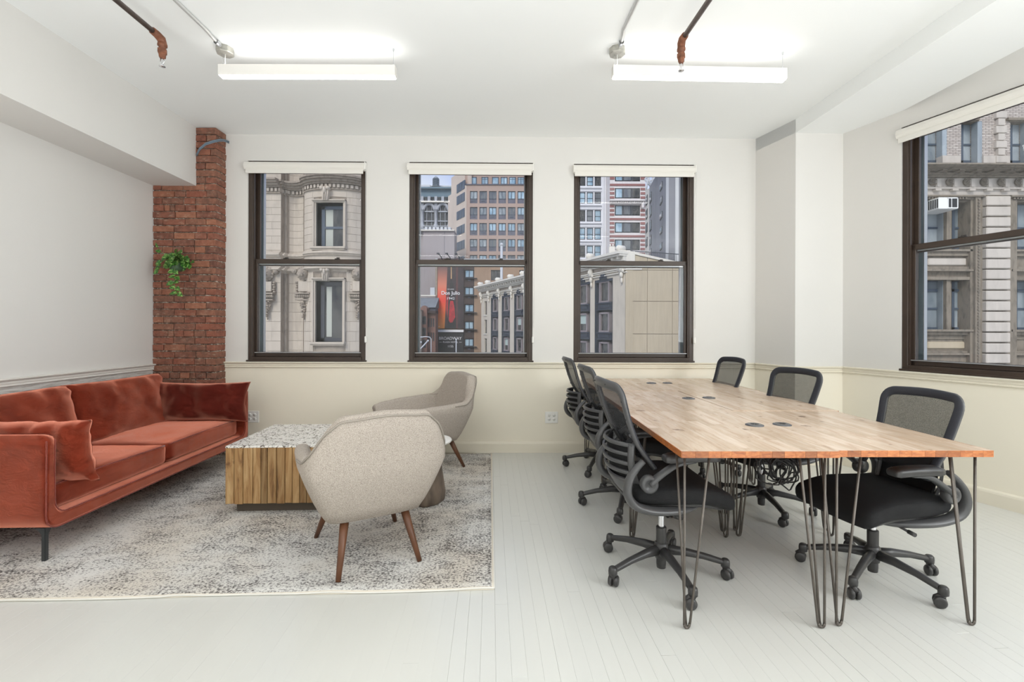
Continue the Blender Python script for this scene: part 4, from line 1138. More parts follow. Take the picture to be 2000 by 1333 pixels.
        ar = MB().lathe([(0, -sg * .026), (.036, -sg * .026), (.040, -sg * .018), (.040, sg * .010), (.034, sg * .016), (.024, sg * .017), (.022, sg * .013), (0, sg * .013)], 22, (px_, -.165, .540), 'X')
        pts = catmull([(px_, -.165, .540), (px_ + sg * .004, -.10, .592), (px_ + sg * .006, -.03, .632), (px_ + sg * .004, .05, .643)], 4)
        ar.tube(pts, .013, 10, 0, [.030, .029, .028, .027, .026, .025, .024, .022, .020, .018, .015, .012, .010], up=(1, 0, 0.001))
        arm = ar.build('armrest', 'frame_grey', root)
        pd = MB(); rbox(pd, (px_ + sg * .002, .030, .660), (.036, .130, .020), .018, 8, .004, 0, lambda p: p + Vector((0, 0, -.25 * (p.y - .045) ** 2))); pd.build('arm_pad', 'black', arm)
    return root
ch0 = office_chair()
LCH = [(.765, 2.352, -85, 206, 'office chair at the near left desk, closest to the camera on the left side'),
       (.800, 3.240, -86, 178, 'middle office chair of the three along the left side of the desks'),
       (.785, 4.130, -86, 172, 'farthest office chair on the left side of the desks, by the back wall'),
       (1.820, 2.320, 99, 292, 'office chair at the near right desk, largest in front of the right window'),
       (1.735, 3.200, 102, 267, 'middle office chair of the three along the right side of the desks'),
       (1.685, 4.100, 94, 250, 'farthest office chair on the right side of the desks, by the back wall')]
first = True
def set_chair(root, x, y, rz, base_deg, lab, dz=0):
    root.location = (x, y, 0); root.rotation_euler = (0, 0, R(rz)); root['label'] = lab; root['group'] = 'black mesh office chairs around the desks'
    for k in [k for k in list(col.objects) if k.parent == root]:
        if k.name.startswith('base_hub'): k.rotation_euler = (0, 0, R(base_deg - rz))
        elif not k.name.startswith('gas_column'): k.location.z = dz
for i, (x, y, rz, bd, lab) in enumerate(LCH):
    o = ch0 if i == 0 else copy_tree(ch0)
    set_chair(o, x, y, rz, bd, lab, (0, 0, 0, -.055, -.025, 0)[i])
    if i == 3: o.scale = (.92, 1, 1)

# ------------------------------------------------------------------ hanging plant
PL = thing('hanging_plant', 'trailing variegated houseplant in a green pot on the brick pillar', 'plant', (P(341, 520, 4.34).x, 4.34, P(341, 520, 4.34).z))
MB().lathe([(0, -.045), (.045, -.045), (.055, -.02), (.062, .026), (.065, .030), (.058, .030), (.066, .02), (0, .02)], 20, (0, .02, 0)).build('pot', 'pot', PL)
MB().box(-.02, .02, .085, .112, -.03, .05, 0, None, .004).build('wall_hook', 'darkmetal', PL)
def leaf(base, d, L, wv, droop, nm='leaf'):
    d = Vector(d).normalized(); fc = Vector((rb.uniform(-.5, .5), -1, rb.uniform(.1, .9)))
    sd_ = d.cross(fc); sd_ = sd_.normalized() if sd_.length > .05 else Vector((1, 0, 0)); rows = []
    N_ = 6; up_n = sd_.cross(d).normalized()
    if up_n.y > 0: up_n = -up_n
    for j in range(N_ + 1):
        t = j / N_; wd = wv * (math.sin(math.pi * t ** .7) ** .8 if 0 < t < 1 else .02); c = Vector(base) + d * L * t + Vector((0, 0, -droop * t * t))
        rows.append([c + sd_ * wd * q + up_n * (.3 * wd * abs(q)) for q in (-1, -.4, .4, 1)])
    MB().grid(rows, 0).build(nm, 'leaf', PL, fix=False)
rb = random.Random(9); st = MB()
for k in range(84):
    a = rb.uniform(0, 2 * math.pi); rad = rb.uniform(.02, .145); hz = rb.uniform(.0, .13) * (1 - rad / .24) + .02
    bx = Vector((rad * math.cos(a) + .02, min(.05, rad * math.sin(a) * .55), hz - max(0, rad - .10) * .5))
    st.tube([(0, .02, .0), (bx.x * .5, bx.y * .5 + .01, bx.z + .03), bx], .0016, 4)
    leaf(bx, (math.cos(a) + rb.uniform(-.5, .5), math.sin(a) * .5 - .35 + rb.uniform(-.4, .3), rb.uniform(-1.1, .3)), rb.uniform(.045, .065), rb.uniform(.017, .025), rb.uniform(.0, .03))
trail = [(.04, -.05, .0), (.05, -.07, -.06), (.055, -.07, -.11), (.045, -.07, -.16), (.06, -.07, -.21), (.08, -.07, -.26)]
st.tube(trail, .002, 5)
for (x, y, z) in trail[1:]:
    for sg in (-1, 1): leaf((x, y, z), (sg, -.3, rb.uniform(-.4, .3)), rb.uniform(.05, .07), .024, .01)
st.tube([(0, 0, .02), (-.06, 0, .08), (-.12, -.01, .13), (-.15, -.01, .17)], .002, 5); leaf((-.15, -.01, .17), (-.3, -.2, 1), .05, .012, 0); leaf((-.12, -.01, .13), (-1, -.2, .3), .05, .018, 0)
st.tube([(0, 0, .02), (-.06, 0, .03), (-.13, -.01, .0), (-.145, -.01, -.05)], .002, 5)
for q in ((-.12, -.01, .01), (-.135, -.01, -.02), (-.145, -.01, -.05)): leaf(q, (-1 if rb.random() < .6 else 1, -.2, -.4), .045, .017, .01)
st.build('stems', 'stem', PL)
# ================================================================== the city outside
GZ = -15.0
tag(MB().box(-160, 160, 8, 260, GZ - .5, GZ).build('street_ground', 'street'), 'grey asphalt street between the buildings outside', kind='structure')

def QX(px, Y): return (px - 1000) / FPX * Y
def QZ(py, Y, px=1000): return CH + Y * ((H0 - py) / FPX + ROLL * (px - 1000) / FPX)
class Front:
    """a facade facing the room, at distance Y; pixel columns/rows of the survey turned into metres once"""
    def __init__(s, name, Y, label, cat='building', px0=1000):
        s.Y = Y; s.c = px0; s.root = thing(name, label, cat, (QX(px0, Y), Y, GZ))
    def x(s, px): return QX(px, s.Y) - QX(s.c, s.Y)
    def z(s, py): return QZ(py, s.Y, s.c) - GZ
    def box(s, mb, px0, px1, py0, py1, f, b, mi=0, bev=0):
        """f, b: distance in front of / behind the facade plane (metres, positive = away from the room)"""
        k = (s.Y + f) / s.Y; x0 = QX(s.c, s.Y)
        X = lambda p: QX(p, s.Y) * k - x0
        Z = lambda q: max(0, CH + (s.z(q) + GZ - CH) * k - GZ)
        return mb.box(X(px0), X(px1), f, b, Z(py1), Z(py0), mi, None, bev)
    def part(s, name, mat, boxes, parent=None, bev=0, kind=None):
        mb = MB()
        for b_ in boxes: s.box(mb, *b_, bev=bev)
        o = mb.build(name, mat, parent or s.root, fix=False)
        if kind: o['kind'] = kind
        return o
    def wall(s, name, mat, px0, px1, py0, py1, ops, depth=.4, thick=6):
        mb = MB(); o_ = [(s.x(a), s.x(b), s.z(d), s.z(c)) for a, b, c, d in ops]
        wallgrid(mb, s.x(px0), s.x(px1), s.z(py1), s.z(py0), 0, depth, o_)
        s.box(mb, px0, px1, py0, py1, depth, thick)
        return mb.build(name, mat, s.root, fix=False)
    def win(s, px0, px1, py0, py1, fr='extframe', gl='pane_dark', d=.22, fw=.08, mull=0, rail=True, transom=None, name='window', curtain=None, parent=None):
        mb = MB(); k_ = (s.Y + d) / s.Y; c_ = QX(s.c, s.Y); x0, x1, z0, z1 = QX(px0, s.Y) * k_ - c_, QX(px1, s.Y) * k_ - c_, CH + (s.z(py1) + GZ - CH) * k_ - GZ, CH + (s.z(py0) + GZ - CH) * k_ - GZ
        mb.box(x0, x0 + fw, d, d + .12, z0, z1).box(x1 - fw, x1, d, d + .12, z0, z1).box(x0, x1, d, d + .12, z1 - fw, z1).box(x0, x1, d, d + .12, z0, z0 + fw)
        if rail: zm = z0 + (z1 - z0) * (rail if isinstance(rail, float) else .5); mb.box(x0, x1, d + .01, d + .11, zm - fw * .35, zm + fw * .35)
        for k in range(mull): xm = x0 + (x1 - x0) * (k + 1) / (mull + 1); mb.box(xm - fw * .4, xm + fw * .4, d, d + .11, z0, z1)
        if transom: zt = s.z(transom); mb.box(x0, x1, d, d + .11, zt - fw * .5, zt + fw * .5)
        o = mb.build(name, fr, parent or s.root, fix=False)
        MB().box(x0 + fw * .5, x1 - fw * .5, d + .06, d + .08, z0 + fw * .5, z1 - fw * .5).build('pane', gl, o, fix=False)
        if curtain: MB().box(x0 + (x1 - x0) * curtain[0], x0 + (x1 - x0) * curtain[1], d + .052, d + .060, z0 + (z1 - z0) * curtain[2], z0 + (z1 - z0) * curtain[3]).build('curtain', curtain[4], o, fix=False)
        return o

# ---------------------------------------------------------------- cream limestone town house with a bowed bay (left window)
B = Front('stone_building', 20.0, 'cream limestone building with bowed bay, seen in the window nearest the pillar', px0=600)
bc = [(250, 0), (548, 0), (549, .25), (553, .25), (556, .42), (562, .50), (570, .52), (578, .48), (584, .40), (587, .38)]
for i in range(0, 21):
    px = 588 + i * 6.6; t_ = (px - 654) / 66; bc.append((px, .36 - .95 * (1 - t_ * t_) ** .5 if abs(t_) < 1 else .36))
bc += [(722, .4), (736, .1)]
def bdep(px):
    for (a, da), (b_, db) in zip(bc, bc[1:]):
        if a <= px <= b_: return da + (db - da) * (px - a) / (b_ - a)
    return 0
def pathbox(mb, px0, px1, py0, py1, f, b_, mi=0, n=None):
    n = n or max(1, int(abs(px1 - px0) / 5)); z0, z1 = B.z(py1), B.z(py0)
    ps = [px0 + (px1 - px0) * i / n for i in range(n + 1)]
    # include break points
    ps = sorted(set(ps + [a for a, _ in bc if px0 < a < px1]))
    ring = []
    for p in ps:
        d = bdep(p); x = B.x(p); ring.append([Vector((x, d + f, z0)), Vector((x, d + f, z1)), Vector((x, d + b_, z1)), Vector((x, d + b_, z0))])
    mb.grid(ring, mi, closeu=True, smooth=False); mb.add(ring[0], [(0, 1, 2, 3)], mi); mb.add(ring[-1], [(3, 2, 1, 0)], mi)
    return mb
WB = [(627.5, 679, 403, 487), (628, 679, 300, 350), (626.5, 678, 551, 667.5)]
mb = MB()
ys = [250, 300, 350, 403, 487, 551, 667.5, 760]
for a, b_ in zip(ys, ys[1:]):
    op = next((o for o in WB if o[2] <= (a + b_) / 2 <= o[3]), None)
    if op:
        pathbox(mb, 250, op[0], a, b_, .03, .9); pathbox(mb, op[1], 736, a, b_, .03, .9)
    else: pathbox(mb, 250, 736, a, b_, .03, .9)
mb.box(B.x(250), B.x(735), 1.0, 6, B.z(760), B.z(250))
mb.build('backing_wall', 'limestone_dark', B.root)
rb = random.Random(31)
def course_blocks(py0, py1, splits):
    for (a, b_) in zip(splits, splits[1:]):
        segs = [(a, b_)]
        for o in WB:
            if not (py1 <= o[2] - 8 or py0 >= o[3] + 4):
                m0, m1 = o[0] - 6, o[1] + 5; ns = []
                for (p, q) in segs:
                    if q <= m0 or p >= m1: ns.append((p, q)); continue
                    if p < m0: ns.append((p, m0))
                    if q > m1: ns.append((m1, q))
                segs = ns
        for (p, q) in segs:
            if q - p < 2: continue
            mb = MB(); pathbox(mb, p + .12, q - .12, py0 + .25, py1 - .25, 0, .1); mb.build('stone_block', 'limestone', B.root, fix=False)
def splits(k, lo):
    base = [262, 318, 374, 430, 480, 512 if k % 2 else 530, 548] + [587] + ([612, 622] if lo else [618]) + [684 + (6 if k % 2 else 0), 700 + (8 if k % 2 else 0), 730]
    return sorted(base[:7]) , sorted(base[7:])
py = 378.0; k = 0
while py < 492:
    a, b_ = splits(k, 0); nx = min(py + 13.9, 492.5); course_blocks(py, nx, a); course_blocks(py, nx, [555, 584]); course_blocks(py, nx, b_); py += 13.9; k += 1
py = 533.5; k = 0
while py < 720:
    a, b_ = splits(k, 1); course_blocks(py, py + 19, a); course_blocks(py, py + 19, [555, 584]); course_blocks(py, py + 19, b_); py += 19; k += 1
py = 300; k = 0
while py < 352:
    a, b_ = splits(k, 0); course_blocks(py, min(py + 18, 354), a); course_blocks(py, min(py + 18, 354), [555, 584]); course_blocks(py, min(py + 18, 354), b_); py += 18; k += 1
mb = MB()
for (a, b_, f) in ((354, 357.5, -.50), (357.5, 361, -.42), (361, 365, -.30), (365, 368, -.20), (376, 378.2, -.08)): pathbox(mb, 250, 736, a, b_, f, .3)
mb.build('cornice', 'limestone_dark', B.root)
mb = MB(); p = 261.3
while p < 730:
    pathbox(mb, p, p + 4.3, 369, 375, -.14, .2, n=1); p += 7.7
tag(mb.build('dentils', 'limestone', B.root, fix=False), kind='stuff')
mb = MB(); pathbox(mb, 250, 736, 368, 376, -.02, .2)
for (a, b_, f) in ((493, 495.5, -.10), (495.5, 499, -.17), (499, 502, -.10), (523, 526, -.12), (526, 528, -.22), (528, 530, -.14)): pathbox(mb, 250, 736, a, b_, f, .3)
pathbox(mb, 250, 736, 502, 523, .0, .3); pathbox(mb, 250, 736, 530, 533.5, .0, .3)
mb.build('string_course', 'limestone', B.root)
for (a, b_, c, d) in WB:
    f = bdep((a + b_) / 2); mb = MB()
    for (p0, p1, q0, q1, ff) in ((a - 6, a - 3, c - 5, d, .05), (a - 3, a, c - 2, d, .10), (b_, b_ + 3, c - 2, d, .10), (b_ + 3, b_ + 5, c - 5, d, .05), (a - 6, b_ + 5, c - 5, c - 3, -.02), (a - 3, b_ + 3, c - 3, c, .06)):
        mb.box(B.x(p0), B.x(p1), f + ff - .10, f + .55, B.z(q1), B.z(q0))
    mb.build('window_surround', 'limestone', B.root)
    mb = MB().box(B.x(a - 9), B.x(b_ + 6), f - .16, f + .5, B.z(d + 3.5), B.z(d)).box(B.x(a - 7), B.x(b_ + 4), f - .10, f + .5, B.z(d + 6.5), B.z(d + 3.5)); mb.build('window_sill', 'limestone', B.root)
B_d = bdep(653) + .30
ow = B.win(627.5, 679, 403, 487, 'extframe', 'pane_dark', B_d, .14, 0, .5, curtain=(.14, .42, .06, .94, 'curtain'))
ow = B.win(628, 679, 300, 350, 'extframe', 'pane_pale', B_d, .12, 0, .5)
ow = B.win(626.5, 678, 551, 667.5, 'extframe_dk', 'pane_dark', B_d, .16, 0, False, curtain=(.20, .40, .08, .92, 'curtain'))
# keystones and cartouches, built up from scrolls and lumps
def keystone(px, py, sc_, f):
    x, z = B.x(px), B.z(py); mb = MB()
    mb.poly([(x - .17 * sc_, z + .26 * sc_), (x + .17 * sc_, z + .26 * sc_), (x + .10 * sc_, z - .30 * sc_), (x - .10 * sc_, z - .30 * sc_)], f - .22, f + .1)
    for sg in (-1, 1): mb.lathe([(0, f - .30), (.07 * sc_, f - .30), (.08 * sc_, f), (0, f)], 12, (x + sg * .13 * sc_, 0, z + .20 * sc_), 'Y'); mb.tube([(x + sg * .05 * sc_, f - .26, z + .2 * sc_), (x + sg * .04 * sc_, f - .25, z - .27 * sc_)], .025 * sc_, 6)
    mb.ell((x, f - .26, z + .12 * sc_), (.07 * sc_, .08, .15 * sc_), 10)
    mb.build('keystone', 'limestone', B.root)
keystone(648, 387, 1.0, bdep(648)); keystone(648, 540, .9, bdep(648))
def cartouche(px, half=False):
    f = bdep(px) - .02; x = B.x(px); mb = MB(); r2 = random.Random(int(px))
    zh = B.z(536)
    mb.ell((x, f - .14, zh), (.24, .20, .25), 14)                                # lion head
    for k in range(12):
        a = 2 * math.pi * k / 12; mb.ell((x + .22 * math.cos(a), f - .08, zh + .24 * math.sin(a)), (.085, .10, .085), 8)
    mb.ell((x, f - .34, zh - .06), (.11, .10, .09), 10); mb.ell((x - .05, f - .38, zh - .10), (.05, .05, .05), 8); mb.ell((x + .05, f - .38, zh - .10), (.05, .05, .05), 8)
    for sg in (-1, 1):
        mb.ell((x + sg * .09, f - .31, zh + .05), (.035, .03, .025), 8); mb.ell((x + sg * .19, f - .16, zh + .19), (.06, .06, .07), 8)
        mb.lathe([(0, f - .16), (.10, f - .18), (.11, f), (0, f)], 12, (x + sg * .38, 0, zh + .10), 'Y'); mb.lathe([(0, f - .2), (.05, f - .2), (.05, f), (0, f)], 10, (x + sg * .38, 0, zh + .10), 'Y')
        for k in range(5): mb.ell((x + sg * (.30 - .02 * (k % 2)), f - .06, B.z(553 + k * 4.6)), (.07, .10, .06), 8)
    mb.build('lion_head', 'limestone_dark', B.root)
    MB().box(x - .21, x + .21, f - .16, f + .1, B.z(571), B.z(551), 0, None, .02).build('tablet', 'limestone', B.root)
    mb = MB().box(x - .33, x + .33, f - .30, f + .1, B.z(576), B.z(573)).box(x - .30, x + .30, f - .22, f + .1, B.z(588), B.z(585))
    for k in range(7): mb.ell((x - .27 + .09 * k, f - .20, B.z(580)), (.06, .10, .08), 8)
    mb.build('carved_shelf', 'limestone_dark', B.root)
    mb = MB()
    for k in range(34):
        t = r2.random(); mb.ell((x + r2.uniform(-.17, .17) * (1.05 - t), f - .08 - .1 * r2.random(), B.z(590 + t * 30)), (.055, .07, .05), 6)
    mb.tube([(x, f - .06, B.z(615)), (x + .03, f - .1, B.z(622)), (x, f - .04, B.z(624))], .03, 6)
    mb.build('garland', 'limestone_dark', B.root)
for p in (524, 597, 704): cartouche(p)

# ---------------------------------------------------------------- grey stone office block (right window)
B = G_ = Front('office_building', 20.0, 'weathered grey stone office block with rosette frieze, seen in the right window', px0=1900)
ups = [(1800, 1839, 236, 318), (1876, 1908, 236, 318), (1972, 2005, 236, 318), (2068, 2100, 236, 318)]
mb = MB(); 
o2 = [(G_.x(a), G_.x(b_), G_.z(d), G_.z(c)) for a, b_, c, d in ups]
wallgrid(mb, G_.x(1760), G_.x(2300), G_.z(318), G_.z(60), 0, .5, o2); G_.box(mb, 1760, 2300, 60, 760, 1.35, 8)
def brickwall():
    m, t, b = newmat('pale_brick_courses'); geo = nd(t, 'NewGeometry').outputs['Position']
    s = nd(t, 'SeparateXYZ'); t.links.new(geo, s.inputs[0]); cbn = nd(t, 'CombineXYZ'); t.links.new(s.outputs[0], cbn.inputs[0]); t.links.new(s.outputs[2], cbn.inputs[1])
    n = nd(t, 'TexBrick'); n.inputs['Color1'].default_value = c4(srgb(206, 196, 186)); n.inputs['Color2'].default_value = c4(srgb(178, 166, 156)); n.inputs['Mortar'].default_value = c4(srgb(120, 112, 106))
    n.inputs['Scale'].default_value = 1; n.inputs['Brick Width'].default_value = .26; n.inputs['Row Height'].default_value = .075; n.inputs['Mortar Size'].default_value = .012
    t.links.new(cbn.outputs[0], n.inputs['Vector']); t.links.new(n.outputs['Color'], b.inputs['Base Color']); b.inputs['Roughness'].default_value = .9
    bump(t, b, n.outputs['Fac'], -.6, .02); return m
M['palebrick'] = brickwall()
mb.build('upper_wall', 'palebrick', G_.root, fix=False)
for (a, b_, c, d) in ups:
    G_.part('window_lintel', 'dirtystone', [(a - 3, b_ + 5, 229, 234, -.12, .3), (a - 1, b_ + 3, 234, 237, -.05, .3)])
    G_.part('window_jamb', 'pane_pale', [(b_ + .0, b_ + 9, 237, 318, -.03, .25)])
    G_.win(a, b_, 237, 318, 'extframe', 'pane_pale', .26, .10, 0, .44)
rb = random.Random(2)
for cx in (1956, 2052):
    for k in range(9):
        wd = 10.5 if k % 2 == 0 else 6.5
        G_.part('quoin_block', 'greystone', [(cx - wd, cx + wd, 318 - 14.6 * (k + 1) + .6, 318 - 14.6 * k - .6, -.14, .3)], bev=.015)
G_.part('parapet_band', 'greystone', [(1840, 1876, 304, 318, -.10, .2), (1920, 1972, 304, 318, -.10, .2)])
G_.part('cornice', 'dirtystone', [(1760, 2300, 318, 321, -1.0, .5), (1760, 2300, 321, 325, -.9, .5), (1760, 2300, 325, 329, -.72, .5), (1760, 2300, 329, 337, -.25, .5), (1760, 2300, 337, 341, -.32, .5), (1760, 2300, 341, 346, -.2, .5)])
for k in range(14):
    c = 1779 + k * 33.4; mb = MB(); G_.box(mb, c - 5, c + 5, 329, 333, -.66, .2); G_.box(mb, c - 4, c + 4, 333, 337, -.45, .2); mb.build('modillion', 'dirtystone', G_.root)
G_.part('frieze', 'greystone', [(1760, 2300, 346, 366, -.06, .5), (1760, 2300, 366, 369, -.16, .5), (1760, 2300, 369, 381, -.04, .5)])
for k in range(14):
    c = 1816 + (k - 1) * 33.4
    mb = MB(); G_.box(mb, c + 11.5, c + 22, 349, 366, -.15, .1); G_.box(mb, c + 14, c + 19.5, 350, 365, -.19, .1); G_.box(mb, c + 11, c + 22.5, 369, 372.5, -.2, .1); mb.build('frieze_pilaster', 'greystone', G_.root)
    x, z = G_.x(c), G_.z(357.5)
    mb = MB().lathe([(.15, -.07), (.17, -.16), (.14, -.15), (.13, -.09), (.10, -.09), (.09, -.14), (.06, -.13), (.055, -.09), (.03, -.09), (.025, -.18), (0, -.19)], 20, (x, 0, z), 'Y'); mb.build('rosette', 'dirtystone', G_.root)
# recessed two-window bays with ornamental borders, and rusticated piers between
for bx in (-1, 0, 1):
    o_ = 197.0 * bx                     # bay pitch
    L0, L1 = 1796.5 + o_, 1925.5 + o_
    lf = 1779 + o_; rt = 1925 + o_
    xs_ = [(1806 + o_, 1841 + o_), (1859 + o_, 1893 + o_)] if bx < 1 else [(1982, 2016), (2036, 2070)]
    # border frames
    G_.part('bay_border', 'dirtystone', [(rt - 30, rt - 20, 381, 760, .10, 1.4), (rt - 20, rt - 10, 381, 760, -.02, 1.4), (rt - 10, rt, 381, 760, .06, 1.4), (lf, rt, 381, 384, -.08, 1.4), (lf, rt - 10, 384, 390, .06, 1.4), (lf, rt - 20, 390, 395, .25, 1.4), (lf, lf + 10, 381, 760, .06, 1.4)])
    bead = MB()
    for q in range(60):
        G_.box(bead, rt - 14, rt - 10.5, 388 + q * 6, 391 + q * 6, -.07, .1)
    for q in range(18): G_.box(bead, lf + 4 + q * 6, lf + 7.5 + q * 6, 385, 388.5, -.02, .1)
    tag(bead.build('bead_moulding', 'dirtystone', G_.root, fix=False), kind='stuff')
    G_.part('mullion', 'dirtystone', [(1846 + o_, 1858 + o_, 395, 490, .30, 1.4), (1848.5 + o_, 1855.5 + o_, 395, 490, .22, 1.4), (1846 + o_, 1858 + o_, 546, 645, .30, 1.4), (1848.5 + o_, 1855.5 + o_, 546, 645, .22, 1.4)])
    G_.part('spandrel', 'dirtystone', [(lf, rt - 20, 487, 491, .10, 1.4), (lf, rt - 20, 491, 496, .22, 1.4), (lf, rt - 20, 496, 524, .36, 1.4), (lf, rt - 20, 496, 500, .2, 1.4), (rt - 32, rt - 20, 496, 524, .2, 1.4), (lf, rt - 20, 521, 526, .16, 1.4), (lf, rt - 20, 526, 530, .05, 1.4), (lf, rt - 20, 530, 541, .26, 1.4), (lf, rt - 20, 541, 547, .12, 1.4)])
    G_.part('spandrel_panel', 'greystone', [(1813 + o_, 1895 + o_, 504, 519, .30, .5)], bev=.04)
    G_.part('spandrel', 'dirtystone', [(lf, rt - 20, 644, 648, .05, 1.4), (lf, rt - 20, 648, 654, .2, 1.4), (lf, rt - 20, 654, 663, .36, 1.4), (lf, rt - 20, 663, 688, .42, 1.4), (lf, rt - 20, 686, 690, .22, 1.4), (lf, rt - 20, 690, 694, .12, 1.4), (lf, rt - 20, 694, 760, .28, 1.4)])
    G_.part('spandrel_panel', 'stucco', [(1813 + o_, 1893 + o_, 668, 682, .36, .5)], bev=.04)
    for (a, b_) in xs_:
        G_.part('window_jamb', 'pane_pale', [(b_, b_ + 5.5, 395, 487, .38, 1.0), (b_, b_ + 5.5, 546, 645, .38, 1.0)])
        G_.win(a, b_, 395, 487, 'extframe', 'pane_pale', .62, .12, 0, .45)
        G_.win(a, b_, 546, 645, 'extframe', 'pane_pale', .62, .12, 0, .42, 565)
    # pier
    p0, p1 = 1925 + o_, 1976 + o_
    G_.part('pier_core', 'dirtystone', [(p0, p1 + 2, 381, 760, .05, 1.4)])
    for q in range(18):
        y0 = 381 + q * 20.6
        G_.part('rusticated_block', 'greystone', [(p0 + 2, p1 - 1.5, y0 + 1.6, y0 + 20.6 - .8, -.14, .2)], bev=.03)
# window air conditioner
AC = thing('air_conditioner', 'white window air conditioner in the office block across the street', 'air conditioner', (QX(1836, 20), 20, QZ(401, 20, 1836)))
mb = MB().box(-.42, .40, -.38, .6, -.26, .24, 0, None, .02); mb.build('casing', 'white', AC)
mb = MB().box(-.02, .36, -.392, -.37, -.2, .18, 1); mb.v = [tuple(v) for v in mb.v]; mb.box(-.06, .39, -.40, -.37, .18, .22, 0).box(-.06, .39, -.40, -.37, -.24, -.2, 0).box(-.06, -.02, -.40, -.37, -.2, .2).box(.35, .39, -.40, -.37, -.2, .2).box(.10, .13, -.395, -.37, -.2, .2, 0)
for q in range(7): mb.box(-.430, -.41, -.34 + q * .1, -.29 + q * .1, -.2, .18, 1)
mb.build('grille', ['white', 'cable'], AC)

# ---------------------------------------------------------------- cream corniced building with slate-blue oriels, and its tan side wall
CX, CY = QX(1223, 57), 57.0
fd = Vector((-.45, 1, 0)).normalized(); rz_ = math.atan2(-fd.y, -fd.x)   # local x runs from the far end toward the near corner
CB = thing('corniced_building', 'cream corniced building with slate blue oriel windows and tan side wall', 'building', (CX, CY, GZ), rz_)
kf = math.hypot(.45, 1)
def T(t): return -t * kf          # survey depth offset -> local x
def ZZ(z): return z - GZ
# local: x negative = farther from the corner, y positive = into the building? check side
LY = 1
bays = [(4.37, 4.1), (9.07, 4.1), (13.9, 4.2), (18.8, 4.2), (23.7, 4.2), (28.7, 4.2), (34.2, 4.2), (39.6, 4.2)]
ZTOP, ZFR, ZWT = 11.1, 8.7, 7.95
ops = [(T(t) - w_ / 2, T(t) + w_ / 2, ZZ(-15), ZZ(ZWT)) for t, w_ in bays]
small = [(T(44.3) - .75, T(44.3) + .75, ZZ(a), ZZ(a + 3.0)) for a in (4.4, .3, -3.8)]
mb = MB(); wallgrid(mb, T(46.8), 0, 0, ZZ(10.0), 0, .9, ops + small); mb.box(T(46.8), T(.2), 2.3, 14, 0, ZZ(9.9)).build('facade_wall', 'creamstone', CB, fix=False)
mb = MB().box(T(47.6), 0.3, -1.5, .9, ZZ(10.55), ZZ(10.85)).box(T(47.5), .25, -1.25, .9, ZZ(10.3), ZZ(10.55)).box(T(47.3), .2, -.6, .9, ZZ(9.75), ZZ(10.3)).box(T(47.0), .1, -.3, .9, ZZ(9.5), ZZ(9.75))
mb.build('cornice', 'creamtrim', CB)
mb = MB().box(T(46.9), .1, -.25, .3, ZZ(8.62), ZZ(8.72)).box(T(46.9), .1, -.32, .3, ZZ(8.80), ZZ(8.95)).box(T(46.9), .1, -.2, .3, ZZ(8.3), ZZ(8.42)); mb.build('frieze_band', 'creamtrim', CB)
MB().box(T(46.8), 0, -.05, .1, ZZ(8.97), ZZ(9.5)).build('frieze', 'limestone_dark', CB)
for k in range(46):
    x = T(46.5) + k * (T(.4) - T(46.5)) / 45; MB().box(x - .13, x + .13, -1.05, 0, ZZ(9.98), ZZ(10.28)).build('bracket', 'creamtrim', CB)
for t in (0.6, 6.7, 11.4, 16.3, 21.2, 26.2, 31.3, 36.9, 42.2, 46.4):
    x = T(t); mb = MB()
    mb.lathe([(0, -.9), (.30, -.9), (.40, -.8), (.40, .1), (0, .1)], 14, (x, 0, ZZ(11.35)), 'Y').lathe([(0, -1.05), (.2, -1.05), (.22, -.9)], 12, (x, 0, ZZ(11.35)), 'Y').box(x - .55, x + .55, -.8, .2, ZZ(10.8), ZZ(11.1)); mb.build('roof_scroll', 'creamtrim', CB)
    mb = MB().ell((x, -.35, ZZ(9.0)), (.42, .35, .62), 12).ell((x, -.5, ZZ(9.05)), (.2, .3, .35), 10).ell((x, -.25, ZZ(8.1)), (.26, .25, .45), 10).ell((x, -.2, ZZ(7.4)), (.14, .18, .4), 8).ell((x - .3, -.25, ZZ(8.6)), (.2, .2, .3), 8).ell((x + .3, -.25, ZZ(8.6)), (.2, .2, .3), 8)
    mb.build('carved_cartouche', 'creamtrim', CB)
